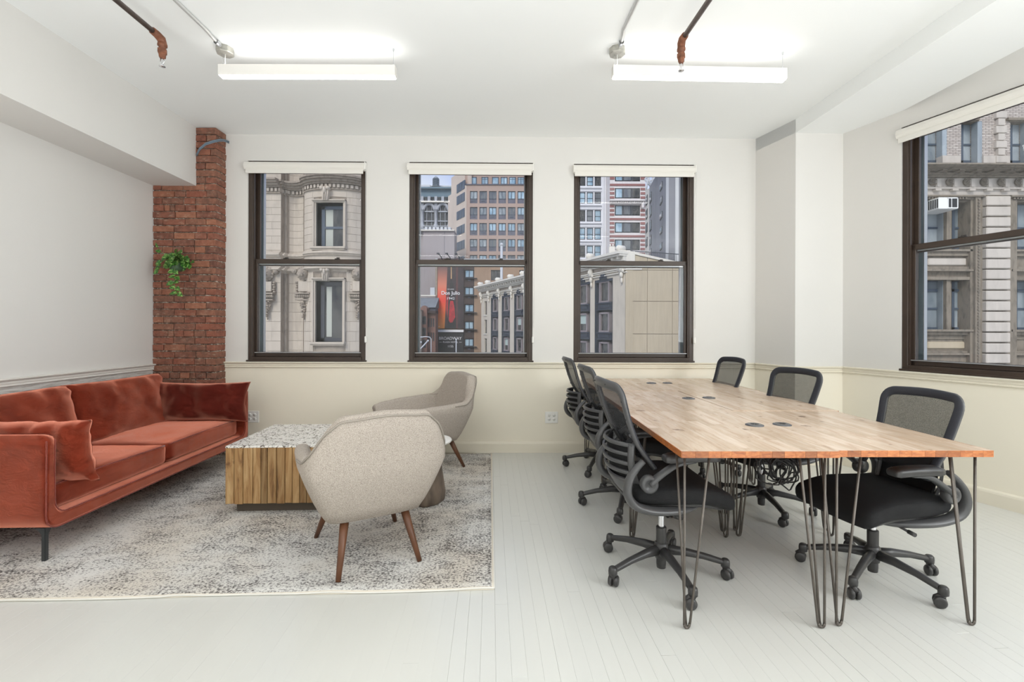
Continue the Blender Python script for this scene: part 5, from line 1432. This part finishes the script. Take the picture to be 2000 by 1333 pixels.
for i, (t, w_) in enumerate(bays):
    x = T(t); h = w_ / 2; mb = MB()
    mb.box(x - h, x - h + .16, .05, 1.6, 0, ZZ(ZWT)).box(x + h - .16, x + h, .05, 1.6, 0, ZZ(ZWT)).box(x - h, x + h, .05, 1.6, ZZ(ZWT - .35), ZZ(ZWT)).box(x - h, x + h, 1.2, 2.3, 0, ZZ(ZWT)).build('bay_recess', 'oriel', CB)
    mb = MB().box(x - .8, x + .8, -.10, .3, ZZ(ZWT), ZZ(ZWT + .18))
    for (dx, dz, r_) in ((0, .75, .22), (-.3, .45, .28), (.3, .45, .28), (0, .4, .35), (-.6, .25, .2), (.6, .25, .2)): mb.ell((x + dx, -.05, ZZ(ZWT + dz)), (r_, .2, r_), 8)
    mb.build('bay_crest', 'oriel', CB)
    for fl_ in range(4):
        zs_ = 4.95 - fl_ * 3.96; zt_ = zs_ + (2.75 if fl_ == 0 else 2.55)
        mb = MB().box(x - h + .5, x + h - .3, -.05, 1.3, ZZ(zs_ - .28), ZZ(zs_ - .1)).box(x - h + .6, x + h - .4, .10, 1.3, ZZ(zs_ - .95), ZZ(zs_ - .28)).box(x - h + .9, x + h - .9, .02, .2, ZZ(zs_ - .82), ZZ(zs_ - .4)).box(x - h + .5, x + h - .3, .0, 1.3, ZZ(zs_ - 1.12), ZZ(zs_ - .95))
        mb.build('oriel_spandrel', 'oriel', CB)
        mb = MB()
        for (a, b2, y) in ((x - 1.15, x - .85, .10), (x + .85, x + 1.15, .10)): mb.box(a, b2, y, 1.0, ZZ(zs_ - .1), ZZ(zt_))
        mb.box(x - 1.15, x + 1.15, .10, 1.0, ZZ(zt_ - .22), ZZ(zt_)).box(x - 1.15, x + 1.15, .05, 1.0, ZZ(zs_ - .1), ZZ(zs_ + .12))
        f_ = mb.build('window', 'oriel_lt', CB)
        MB().box(x - .87, x + .87, .34, .4, ZZ(zs_ + .1), ZZ(zt_ - .2)).build('pane', 'pane_dark', f_, fix=False)
        if (i * 3 + fl_) % 4 == 0 and fl_ > 0: MB().box(x - .85, x + .85, .30, .33, ZZ(zt_ - 1.5), ZZ(zt_ - .22)).build('shade', 'shade', f_, fix=False)
        for sg in (-1, 1): MB().box(x + sg * 1.5 - .16, x + sg * 1.5 + .16, .45, .6, ZZ(zs_ + .1), ZZ(zt_ - .1)).build('side_pane', 'pane_grey', f_, fix=False)
for (a, b2, c, d) in small:
    f_ = MB().box(a, b2, .3, .4, c, d).build('window', 'oriel', CB); MB().box(a + .2, b2 - .2, .25, .32, c + .15, d - .15).build('pane', 'pane_dark', f_)
    MB().box(a - .1, b2 + .1, -.15, .3, c - .25, c).build('window_sill', 'creamtrim', CB)
# tan side wall facing the room, in its own frame (world x axis)
inv = -rz_
def side(mb): return mb.xf(Matrix.Rotation(inv, 4, 'Z'))
W_ = QX(1350, 57) - CX
mbs = MB(); zl, zr = 10.75, 10.75 - .222 * W_
mbs.poly([(0, 0), (W_, 0), (W_, ZZ(zr) - .3), (0, ZZ(zl) - .3)], .08, .6, 0, 'XZ'); side(mbs).build('side_wall', 'limestone_dark', CB)
pxs = [0, QX(1236, 57) - CX, QX(1264, 57) - CX, QX(1313, 57) - CX, W_ + .01]; pzs = [10.75, QZ(527, 57), QZ(588, 57), QZ(652, 57), QZ(716, 57), -15]
for i in range(1, 4):
    for j in range(5):
        x0, x1 = pxs[i] + .03, pxs[i + 1] - .03
        if i == 1: x0 = pxs[1]
        z1a = min(pzs[j], zl - .222 * x0) - .03; z1b = min(pzs[j], zl - .222 * x1) - .03; z0_ = pzs[j + 1] + .03
        if j: z1a = z1b = pzs[j] - .03
        m_ = MB().poly([(x0, ZZ(z0_)), (x1, ZZ(z0_)), (x1, ZZ(z1b)), (x0, ZZ(z1a))], 0, .1, 0, 'XZ'); side(m_).build('stucco_panel', 'stucco', CB)
m_ = MB().box(-.1, pxs[1], -.05, .6, 0, ZZ(9.6)); side(m_).build('corner_pier', 'stucco', CB)
m_ = MB().poly([(-.4, ZZ(9.6)), (1.0, ZZ(9.6)), (1.0, ZZ(10.9)), (-.4, ZZ(10.9))], -.25, .6, 0, 'XZ').box(-.3, 1.9, -.12, .6, ZZ(8.65), ZZ(8.95)); side(m_).build('corner_block', 'creamtrim', CB)
m_ = MB().poly([(0, ZZ(zl)), (W_, ZZ(zr)), (W_, ZZ(zr) + .3), (0, ZZ(zl) + .3)], -.15, .6, 0, 'XZ'); side(m_).build('coping', 'creamtrim', CB)
m_ = MB()
for k in range(30):
    xx = 1.1 + k * .2
    m_.box(xx - .02, xx + .02, 2.0, 2.04, ZZ(10.0), ZZ(11.35 - .07 * k * .2))
m_.poly([(1.0, ZZ(11.3)), (7.2, ZZ(10.87)), (7.2, ZZ(10.97)), (1.0, ZZ(11.4))], 1.98, 2.06, 0, 'XZ'); side(m_); m_.build('roof_railing', 'darkmetal', CB)
m_ = MB().box(-1.7, -.3, 3.6, 4.8, ZZ(9.8), ZZ(11.0)).box(-1.3, -.55, 3.8, 4.6, ZZ(11.0), ZZ(12.2)).tube([(-1.1, 4.2, ZZ(12.2)), (-1.1, 4.2, ZZ(12.6))], .1, 8).tube([(-.75, 4.2, ZZ(12.2)), (-.75, 4.2, ZZ(12.6))], .1, 8); side(m_); m_.build('chimney', 'creamtrim', CB)
fp = P(979.5, 480, 98); fb = P(979.5, 545, 98)
FPO = thing('flagpole', 'white flagpole rising behind the corniced building', 'flagpole', (fb.x, 98, fb.z - 12))
MB().tube([(0, 0, 0), (0, 0, fp.z - fb.z + 12)], [.34, .26], 10).build('pole', 'palemetal', FPO); MB().ell((0, 0, fp.z - fb.z + 12.2), (.4, .4, .4), 10).build('finial', 'palemetal', FPO)

# ---------------------------------------------------------------- white gridded building and striped building (third window)
B = Front('white_building', 96.0, 'white building with gridded windows, left in the third back window', px0=1150)
rowsW = [(345, 363.5), (375.5, 398), (410.5, 433), (445, 468.5), (480, 503.5), (515, 538), (310, 330)]; colsW = [(1130.8, 1142.6), (1145.2, 1158), (1160.4, 1173.2), (1115, 1128)]
B.wall('wall', 'whiteclad', 1090, 1190.5, 250, 560, [(a, b_, c, d) for a, b_ in colsW for c, d in rowsW])
for c, d in rowsW:
    for a, b_ in colsW: B.win(a, b_, c, d, 'extframe_dk', rnd.choice(['pane_blue', 'pane_dark', 'pane_grey']), .2, .16, 0, .45)
    B.part('ledge', 'whiteclad', [(1090, 1174.6, d + 1.6, d + 3.4, -.4, .1), (1090, 1174.6, c - 3, c - 2, -.2, .1)])
B.part('pilaster', 'whiteclad', [(1176, 1178.2, 250, 560, -.3, .1), (1180, 1182, 250, 560, -.3, .1), (1184, 1186, 250, 560, -.3, .1), (1188, 1190, 250, 560, -.3, .1)])
B = Front('striped_building', 92.0, 'red and white striped building, centre of the third back window', px0=1225)
rowsS = [(330, 354.5), (367.5, 388), (401, 421.5), (434.5, 455), (468, 489), (502, 523)]
B.wall('wall', 'whiteband', 1190.5, 1259.5, 250, 560, [(1200, 1249.5, c, d) for c, d in rowsS])
py = 345
for (c, d) in rowsS:
    for k in range(3):
        for a, b_ in ((1190.6, 1199.2), (1250.5, 1259.4)):
            y0 = c + 1 + k * 8.3 - 1.5
            B.part('brick_band', 'redband', [(a, b_, y0, y0 + 4.6, -.12, .1)])
    B.part('brick_band', 'redband', [(1190.6, 1259.4, d + 4.6, d + 8.6, -.14, .1)])
    w_ = B.win(1200, 1249.5, c, d, 'extframe_dk', 'pane_dark', .2, .2, 0, .8)
    for a, b_, g in ((1201, 1214.5, 'pane_blue'), (1218, 1231.5, 'pane_grey'), (1235, 1248.5, 'pane_dark')):
        MB().box(B.x(a), B.x(b_), .20, .25, B.z(d - 1.2), B.z(c + 1.2)).build('pane', g, w_, fix=False)
    B.part('mullion', 'extframe_dk', [(1214.6, 1217.8, c, d, .05, .3), (1231.6, 1234.8, c, d, .05, .3)])
B.part('cornice', 'whiteband', [(1191, 1261, 389.5, 392, -1.2, .1), (1191, 1260, 392, 393.5, -.8, .1), (1191, 1260, 396, 398, -.5, .1)])
mb = MB()
for k in range(15): B.box(mb, 1193 + k * 4.4, 1195.4 + k * 4.4, 393.5, 396, -.7, .1)
tag(mb.build('dentils', 'whiteband', B.root), kind='stuff')
B.part('scroll_bracket', 'whiteband', [(1253, 1258.6, 394, 407, -.9, .1)], bev=.2)
# grey tower to the right: pale front sliver, mottled side, smooth flank
GB = thing('grey_tower', 'tall grey rendered building with small windows, right in the third back window', 'building', (QX(1259.5, 84), 84, GZ))
x0_ = QX(1259.5, 84); 
def seg(name, mat, pa, Ya, pb, Yb, top_a, top_b, wins=(), gl='pane_pale'):
    A = Vector((QX(pa, Ya), Ya)); Bv = Vector((QX(pb, Yb), Yb)); d = Bv - A; Ln = d.length; a = math.atan2(d.y, d.x)
    za, zb2 = QZ(top_a, Ya, pa) - GZ, QZ(top_b, Yb, pb) - GZ
    o = MB().poly([(0, 0), (Ln, 0), (Ln, zb2), (0, za)], 0, .8, 0, 'XZ').build(name, mat, GB, (A.x - x0_, A.y - 84, 0), a)
    for (w0, w1, wy0, wy1) in wins:
        # px fraction along the oblique wall
        def al(px):
            u = (px - 1000) / FPX; t = (A.x - u * A.y) / (u * d.y - d.x); return t * Ln
        s0, s1 = al(w0), al(w1); Ym = A.y + d.y * (s0 + s1) / 2 / Ln; z0, z1 = QZ(wy1, Ym, w0) - GZ, QZ(wy0, Ym, w0) - GZ
        f_ = MB().box(s0 - .12, s1 + .12, -.10, .2, z0 - .15, z1 + .1).build('window', 'extframe_dk', o); MB().box(s0, s1, -.14, .1, z0, z1).build('pane', gl, f_)
    return o
seg('front_face', 'creamtrim', 1259.5, 84, 1267.5, 79, 372, 368, [(1261.5, 1264.2, y, y + 15) for y in (384, 411, 438, 466)], 'pane_grey')
seg('side_face', 'greyrender', 1267.5, 79, 1305.5, 60, 366, 300, [(1269, 1272, y, y + 15) for y in (379, 406, 434, 462, 489)] + [(1289.3, 1293, y, y + 9) for y in (359.5, 387.5, 417, 446, 477)], 'pane_pale')
seg('flank', 'lightrender', 1305.5, 60, 1352, 60.5, 300, 300)
mb = MB()
q_ = [P(p, y, 88) - GB.location for p, y in ((1262, 372), (1266, 345), (1276, 343), (1280, 362), (1259, 350), (1272, 366), (1264, 356), (1278, 350))]
for a, b_ in ((0, 1), (1, 2), (2, 3), (0, 6), (6, 7), (4, 5), (1, 5), (2, 5), (4, 1)): mb.tube([q_[a], q_[b_]], .16, 6)
DK = mb.build('roof_derrick', 'palemetal', GB)

# ---------------------------------------------------------------- far tower, pink high rise, billboard building (middle window)
B = Front('ornate_tower', 180.0, 'distant blue grey tower with arched windows and slate mansard', px0=850)
B.part('tower_body', 'towerstone', [(800, 892, 396, 724, 1.2, 20)])
B.part('mansard_roof', 'slate', [(800, 892, 369, 393, 1.0, 20), (800, 892, 365, 368, -.6, 20), (800, 892, 367.5, 370, .2, 20)])
B.part('roof_house', 'palemetal', [(800, 839, 361, 366, 3, 12), (839, 892, 362.5, 366, 6, 12)])
for k in range(8):
    c = 823.5 + (k - 1) * 13.4; B.part('attic_pier', 'towerstone', [(c - 2.6, c + 2.6, 383.5, 392.5, -.2, 2)]); B.part('window', 'pane_dark', [(c + 3.2, c + 10, 385, 392, .6, 1.6)])
B.part('ledge', 'creamtrim', [(800, 866, 393, 395, -1.5, 2), (866, 892, 394, 396, -.8, 2)])
for k in range(5):
    c = 837.5 + (k - 1) * 26.6; r_ = QX(1000 + 10.5, 180); x = B.x(c); zc = B.z(411)
    mb = MB(); mb.tube([(x + r_ * math.cos(a), 0, zc + r_ * math.sin(a) * 1.15) for a in [math.pi * q / 14 for q in range(15)]], .62, 8); mb.build('arch', 'towerstone', B.root)
    pts2 = [(x + r_ * .86 * math.cos(math.pi * q / 14), zc + r_ * .99 * math.sin(math.pi * q / 14)) for q in range(15)]
    MB().poly(pts2, .7, 1.2).build('arch_window', 'pane_dark', B.root)
    B.part('window_mullion', 'towerstone', [(c - 5.2, c - 4.2, 402, 446, .2, 1.3), (c + 4.2, c + 5.2, 402, 446, .2, 1.3), (c - 10, c + 10, 412, 414.5, -.1, 1.3), (c - 10, c + 10, 431, 433, -.1, 1.3)])
    B.part('window', 'pane_dark', [(c - 9, c - 6, 416, 446, .5, 1.3), (c - 3.4, c + 3.4, 417, 430, .5, 1.3), (c - 3.4, c + 3.4, 434, 446, .5, 1.3), (c + 6, c + 9, 416, 446, .5, 1.3)])
    mb = MB(); xx = B.x(c + 13.3)
    mb.lathe([(1.0, B.z(412)), (.62, B.z(414)), (.56, B.z(438)), (.9, B.z(440)), (.9, B.z(447))], 12, (xx, -.4, 0)).box(xx - .6, xx + .6, -.4, 1.2, B.z(412), B.z(398)); mb.build('column', 'towerstone', B.root)
B.part('balustrade', 'towerstone', [(800, 892, 441, 442.5, -1.2, .2), (800, 892, 446, 448, -1.2, .2)])
TK = thing('water_tank', 'round wooden rooftop water tank against the blue sky', 'water tank', (QX(850.5, 184), 184, QZ(367, 184, 850)))
s_ = 184 / FPX
mb = MB().lathe([(0, 0 + 2 * s_), (6.6 * s_, 2 * s_), (6.4 * s_, 17 * s_), (6.6 * s_, 17 * s_), (3 * s_, 21 * s_), (0, 23.5 * s_)], 24); mb.build('tank_body', 'tank', TK)
mb = MB().box(-8 * s_, 8 * s_, -1, 1, .9 * s_, 2 * s_)
for q in (-6, -2, 2, 6): mb.box(q * s_ - .15, q * s_ + .15, -.6, .6, -3 * s_, 1.2 * s_)
for q in (5, 9, 13): mb.lathe([(6.7 * s_, q * s_), (6.75 * s_, (q + .4) * s_)], 24)
mb.build('tank_stand', 'darkmetal', TK)

B = Front('pink_high_rise', 125.0, 'pinkish brick high-rise with a grid of paired windows in the middle back window', px0=960)
cols = [924.4 + 18.55 * k for k in range(-0, 8)]; rws = [373.5 + 31.25 * k for k in range(0, 6)]
ops = [(c - 7.3, c + 7.3, r_, r_ + 24) for c in cols for r_ in rws]
B.wall('wall', 'pink', 910, 1068, 360.5, 705, ops, .5, 9)
B.part('parapet_cap', 'spandrel', [(908, 1068, 359.6, 361, -.3, 3)])
rr_ = random.Random(8)
for c in cols:
    for r_ in rws:
        B.win(c - 7.3, c + 7.3, r_, r_ + 16, 'extframe', rr_.choice(['pane_blue', 'pane_pale', 'pane_blue', 'pane_grey']), .25, .22, 1, False)
        B.part('spandrel_panel', 'spandrel', [(c - 7.3, c + 7.3, r_ + 16, r_ + 24, .3, .6)])
        if rr_.random() < .4: B.part('vent_grille', 'extframe', [(c - 3.5, c + 3, r_ + 17.5, r_ + 20, .2, .5)])
B.part('penthouse_wall', 'pink', [(907, 1068, 320, 361, 1.8, 9)])
for k, c in enumerate((923.5, 946, 966.5, 983.5, 1000, 1016.5, 1033, 1050)):
    B.win(c - 6.5, c + 6.5, 346, 360.5, 'extframe', 'pane_blue', 1.6, .2, 1 if k % 2 else 0, .7 if k in (1, 4, 5) else False)
# receding side face
A = Vector((QX(910, 125), 125)); dd = Vector((-.58, 1)).normalized(); Ls = 13.0
side_a = math.atan2(-dd.y, -dd.x)
sf = MB().box(-Ls, 0, 0, .6, 0, QZ(360.5, 125, 910) - GZ).box(-Ls, .0, 1.0, 1.6, 0, QZ(320, 125, 910) - GZ)
SF = sf.build('side_face', 'pinkside', B.root, (A.x - QX(960, 125), 0, 0), side_a)
for k, r_ in enumerate([349.5 - 0] + [r_ for r_ in rws]):
    for q in range(3):
        s1 = -(1.0 + q * 1.9); z1 = QZ(r_, 125, 910) - GZ; z0 = QZ(r_ + 17, 125, 910) - GZ
        f_ = MB().box(s1 - 1.6, s1, -.12, .2, z0, z1).build('window', 'extframe', SF, fix=False)
# blank grey wall block
B = Front('grey_block', 118.0, 'blank mauve grey building wall below the ornate tower', px0=850)
B.part('blank_wall', 'blankwall', [(826, 887, 450.5, 700, 0, 5), (814, 826, 456, 700, .8, 5)])
B.part('wall_joint', 'spandrel', [(867.2, 867.7, 451, 580, -.05, .2)])
B.part('coping', 'creamtrim', [(812, 887, 448.5, 450.8, -.6, 2)])
for q in range(7): B.part('roof_unit', 'palemetal', [(829 + q * 7.6, 834 + q * 7.6, 443.5, 448.6, 2, 5)])
for q, y in enumerate((459, 486)): B.part('window', 'pane_dark', [(815, 820, y, y + 12, .6, 1)])
# low buildings at the foot
M['shedroof'] = stonemat('grey_sheet_roof', srgb(120, 124, 128), .2, .5, .02)
B = Front('shed_roof_building', 106.0, 'building with sloping grey roof behind the red rowhouses', px0=830)
mb = MB(); mb.add([(B.x(812), 0, B.z(601)), (B.x(850.5), 0, B.z(601)), (B.x(850.5), 5, B.z(579)), (B.x(812), 5, B.z(579)), (B.x(812), 5, B.z(601)), (B.x(850.5), 5, B.z(601))], [(0, 1, 2, 3), (0, 4, 5, 1), (3, 2, 5, 4), (0, 3, 4), (1, 5, 2)])
mb.build('sloping_roof', 'shedroof', B.root); B.part('wall', 'spandrel', [(812, 850.5, 600, 720, .5, 4)]); B.part('roof_edge', 'creamtrim', [(812, 850.5, 576.5, 578.8, 4.6, 5.6)])
B.part('roof_tank', 'palemetal', [(840, 849, 562, 577, 6, 8)])
B = Front('rowhouse', 102.0, 'red brick rowhouse with tall windows left of the red billboard', px0=830)
B.wall('wall', 'rowbrick', 821.5, 833.5, 602, 720, [(824, 832, y, y + 16) for y in (618, 640.5, 664)], .4, 4)
for y in (618, 640.5, 664): B.win(824, 832, y, y + 16, 'extframe_dk', 'pane_dark', .2, .16, 1, .5)
mb = MB(); mb.poly([(B.x(821.5), B.z(602)), (B.x(833.5), B.z(602)), (B.x(829), B.z(597)), (B.x(825), B.z(598))], 0, 3); mb.build('gable', 'rowbrick', B.root)
B = Front('rowhouse', 104.0, 'narrow dark red brick house directly beside the billboard edge', px0=845)
B.wall('wall', 'rowbrick', 833.5, 850.5, 612, 720, [(a, a + 2.8, y, y + 17) for a in (836, 841, 845.5) for y in (622, 650)], .4, 4)
for a in (836, 841, 845.5):
    for y in (622, 650): B.win(a, a + 2.8, y, y + 17, 'extframe_dk', 'pane_dark', .2, .1, 0, .5)
B.part('cornice', 'darkbrick', [(833.5, 850.5, 607, 612, -.8, 3)])
B = Front('stone_rowhouse', 100.0, 'narrow cream stone house at the left edge of the middle window view', px0=818)
B.wall('wall', 'limestone', 806, 821.5, 607, 720, [(815.5, 820, y, y + 11) for y in (618, 640, 662)], .4, 4)
for y in (618, 640, 662): B.win(815.5, 820, y, y + 11, 'extframe_dk', 'pane_dark', .2, .12, 0, .5)
B.part('cornice', 'limestone_dark', [(806, 821.5, 605, 607.5, -.4, 3)])

# billboard building
B = Front('brown_brick_building', 112.0, 'orange brown brick building carrying the tall billboard', px0=900)
w1 = [(907.5, 925, y, y + 15.5) for y in (527.3, 561, 594.5, 628, 661.5)]
w2 = [(958.5, 979, 527.5, 548), (1014, 1034, 527.5, 548)]
B.wall('wall', 'brownbrick', 926, 1045, 507, 720, w2, .4, 5)
B.wall('window_bay_wall', 'darkbrick', 905.5, 926, 507, 720, w1, .4, 5)
B.part('backing', 'brownbrick', [(850.5, 905.5, 507, 720, .2, 5)]); B.part('corner_edge', 'limestone_dark', [(850, 853.8, 507, 720, -.2, 1)])
for (a, b_, c, d) in w1: B.win(a, b_, c, d, 'extframe_dk', 'pane_blue', .25, .2, 1, False); B.part('window_sill', 'darkmetal', [(a - 1, b_ + 6, d + .2, d + 1.2, -.8, .2)]); B.part('vent_grille', 'spandrel', [(a + 6, b_ - 6, d + 4, d + 6, -.1, .2)])
for (a, b_, c, d) in w2: B.win(a, b_, c, d, 'extframe_dk', 'pane_dark', .25, .2, 1, False)
B.part('roof_edge', 'palemetal', [(850, 1045, 505.6, 507, -.3, 5)])
BB = thing('billboard', 'tall orange and black billboard with white lettering on the brown building', 'billboard', (QX(879.5, 111.6), 111.6, GZ))
def bx_(px): return QX(px, 111.6) - QX(879.5, 111.6)
def bz_(py): return QZ(py, 111.6, 880) - GZ
def adp():
    m, t, b = newmat('billboard_print'); co = objco(t); s = nd(t, 'SeparateXYZ'); t.links.new(co, s.inputs[0])
    n = noise_n(t, co, .9, 6, .65, .8); zf = nd(t, 'MapRange'); zf.inputs[1].default_value = bz_(642); zf.inputs[2].default_value = bz_(505); t.links.new(s.outputs[2], zf.inputs[0])
    xf_ = nd(t, 'MapRange'); xf_.inputs[1].default_value = bx_(854.5); xf_.inputs[2].default_value = bx_(905.5); t.links.new(s.outputs[0], xf_.inputs[0])
    org = ramp(t, [(0, srgb(236, 150, 60)), (.22, srgb(230, 104, 40)), (.4, srgb(226, 62, 44)), (.62, srgb(206, 122, 96)), (.85, srgb(120, 84, 76)), (1, srgb(70, 52, 54))], zf.outputs[0])
    dk = ramp(t, [(.3, srgb(24, 20, 24)), (.7, srgb(66, 48, 52))], n)
    lim = math_n(t, 'ADD', .27, math_n(t, 'MULTIPLY', zf.outputs[0], .12))
    a = math_n(t, 'LESS_THAN', xf_.outputs[0], lim)
    # dark red glow area in the middle
    dx = math_n(t, 'SUBTRACT', xf_.outputs[0], .47); dz = math_n(t, 'SUBTRACT', zf.outputs[0], .33)
    d2 = math_n(t, 'ADD', math_n(t, 'MULTIPLY', math_n(t, 'MULTIPLY', dx, dx), 28.0), math_n(t, 'MULTIPLY', math_n(t, 'MULTIPLY', dz, dz), 22.0))
    red = ramp(t, [(.35, 1.0), (.9, 0.0)], math_n(t, 'ADD', d2, math_n(t, 'MULTIPLY', math_n(t, 'SUBTRACT', n, .5), .8)))
    dx2 = math_n(t, 'ABSOLUTE', math_n(t, 'SUBTRACT', xf_.outputs[0], .74)); red2 = math_n(t, 'MULTIPLY', ramp(t, [(.0, .5), (.05, 0.)], dx2), 1.0)
    k = mixc(t, red, dk, srgb(160, 34, 40)); k = mixc(t, red2, k, srgb(120, 60, 54)); k = mixc(t, a, k, org)
    t.links.new(k, b.inputs['Base Color']); b.inputs['Roughness'].default_value = .6; return m
M['ad'] = adp(); M['adblack'] = pbr('billboard_black', srgb(34, 32, 34), .6); M['adwhite'] = pbr('billboard_white', srgb(232, 230, 230), .6); M['addark'] = pbr('dark_glass_bottle_print', srgb(26, 18, 20), .5); M['adgold'] = pbr('gold_print', srgb(186, 150, 110), .6)
MB().box(bx_(854.5), bx_(905.5), 0, .15, bz_(642), bz_(505)).build('poster', 'ad', BB)
MB().box(bx_(854.5), bx_(905.5), -.4, .15, bz_(649), bz_(644.5)).build('light_bar', 'adwhite', BB)
MB().box(bx_(854.5), bx_(905.5), 0, .15, bz_(700), bz_(649)).build('lower_sign', 'adblack', BB)
pb = MB().poly([(bx_(p), bz_(y)) for p, y in ((874.5, 642), (875.3, 590), (878, 560), (879.5, 548), (880.2, 520), (882.2, 520), (883, 548), (886, 562), (889.5, 600), (891, 642))], -.04, 0); pb.build('printed_bottle', 'addark', BB)
MB().poly([(bx_(p), bz_(y)) for p, y in ((880.3, 520), (881.9, 520), (882.3, 545), (880.0, 545))], -.06, -.03).build('printed_neck', 'adgold', BB)
M['adred'] = pbr('red_print', srgb(176, 30, 40), .6, var=.5, vscale=.8)
MB().poly([(bx_(p), bz_(y)) for p, y in ((876.5, 626), (877.5, 600), (879.5, 588), (885, 588), (888, 604), (889, 620), (884, 630), (879, 631))], -.06, -.03).build('printed_glow', 'adred', BB)
def text(s, px, py, size_px, mat, parent, off=-.08, bold=0, sx=1.0, ox=0):
    cu = bpy.data.curves.new('txt', 'FONT'); cu.body = s; cu.size = size_px / FPX * 111.6; cu.align_x = 'CENTER'; cu.align_y = 'CENTER'; cu.extrude = .02; cu.offset = bold
    o = bpy.data.objects.new('txt', cu); col.objects.link(o); dg = bpy.context.evaluated_depsgraph_get()
    me = bpy.data.meshes.new_from_object(o.evaluated_get(dg)); bpy.data.objects.remove(o)
    me.transform(Matrix.Translation((bx_(px), off, bz_(py))) @ Matrix.Rotation(R(90), 4, 'X') @ Matrix.Diagonal((sx, 1, 1, 1)))
    me.materials.clear(); me.materials.append(M[mat]); return link('lettering', me, parent)
text('Don Julio', 880, 573, 10.0, 'adwhite', BB, -.14, .012, .96); text('1942', 880, 583.6, 6.4, 'adwhite', BB, -.14, 0, 1.25); text('POR AMOR', 880, 565.5, 2.6, 'adwhite', BB, -.14)
text('BROADWAY', 879.5, 661.5, 8.2, 'adwhite', BB, -.1, 0.0, .95); text('PLAZA HOTEL', 880, 668.8, 4.4, 'adwhite', BB, -.1, 0, 1.05); text('1155', 880, 677, 6.0, 'adwhite', BB, -.1, 0, 1.0)
MB().box(bx_(858), bx_(863), -.06, 0, bz_(669.1), bz_(668.6)).box(bx_(897), bx_(902), -.06, 0, bz_(669.1), bz_(668.6)).box(bx_(857), bx_(858), -.06, 0, bz_(639), bz_(637.6)).build('lettering_rules', 'adwhite', BB)
for px in (860, 876.5, 894.5):
    mb = MB().tube([(bx_(px + 3), .2, bz_(508)), (bx_(px + 2), -.6, bz_(503)), (bx_(px - 2), -1.8, bz_(498.5))], .12, 6).box(bx_(px - 5), bx_(px + 0), -2.1, -1.5, bz_(499), bz_(496.8)); mb.build('billboard_lamp', 'darkmetal', BB)
# street lights at the lower left of the middle window
for (lab, px, pts) in (('tall pale street light pole with curved arm left of the lower sign', 842, ((842, 720), (842, 662), (839, 659), (832, 658), (821, 659))), ('thin pale pole standing in front of the black lower sign', 891, ((891, 720), (891, 662)))):
    st_ = thing('street_light', lab, 'street light', (QX(px, 90), 90, GZ))
    pp_ = [P(a, b_, 90) - st_.location for a, b_ in pts]
    pp_[0].z = 0; MB().tube(pp_, .10, 8).build('pole', 'palemetal', st_)
    if len(pts) > 3: mb = MB(); mb.ell(pp_[-1], (.6, .25, .16), 10); mb.build('lamp_head', 'palemetal', st_)
CR = thing('roof_pipes', 'pale slanting metal pipes at the lower left of the middle window', 'pipes', (QX(820, 60), 60, GZ))
for (a, b_) in (((808, 686), (822, 669)), ((812, 692), (836, 666))):
    MB().tube([P(*a, 60) - CR.location, P(*b_, 60) - CR.location], .09, 8).ell(P(*b_, 60) - CR.location, (.15, .15, .15), 8).build('pipe', 'palemetal', CR)
for o in (CR,):
    MB().box(P(806, 0, 60).x - CR.location.x, P(838, 0, 60).x - CR.location.x, -1, 1, 0, QZ(691, 60, 815) - GZ).build('support', 'darkmetal', CR)
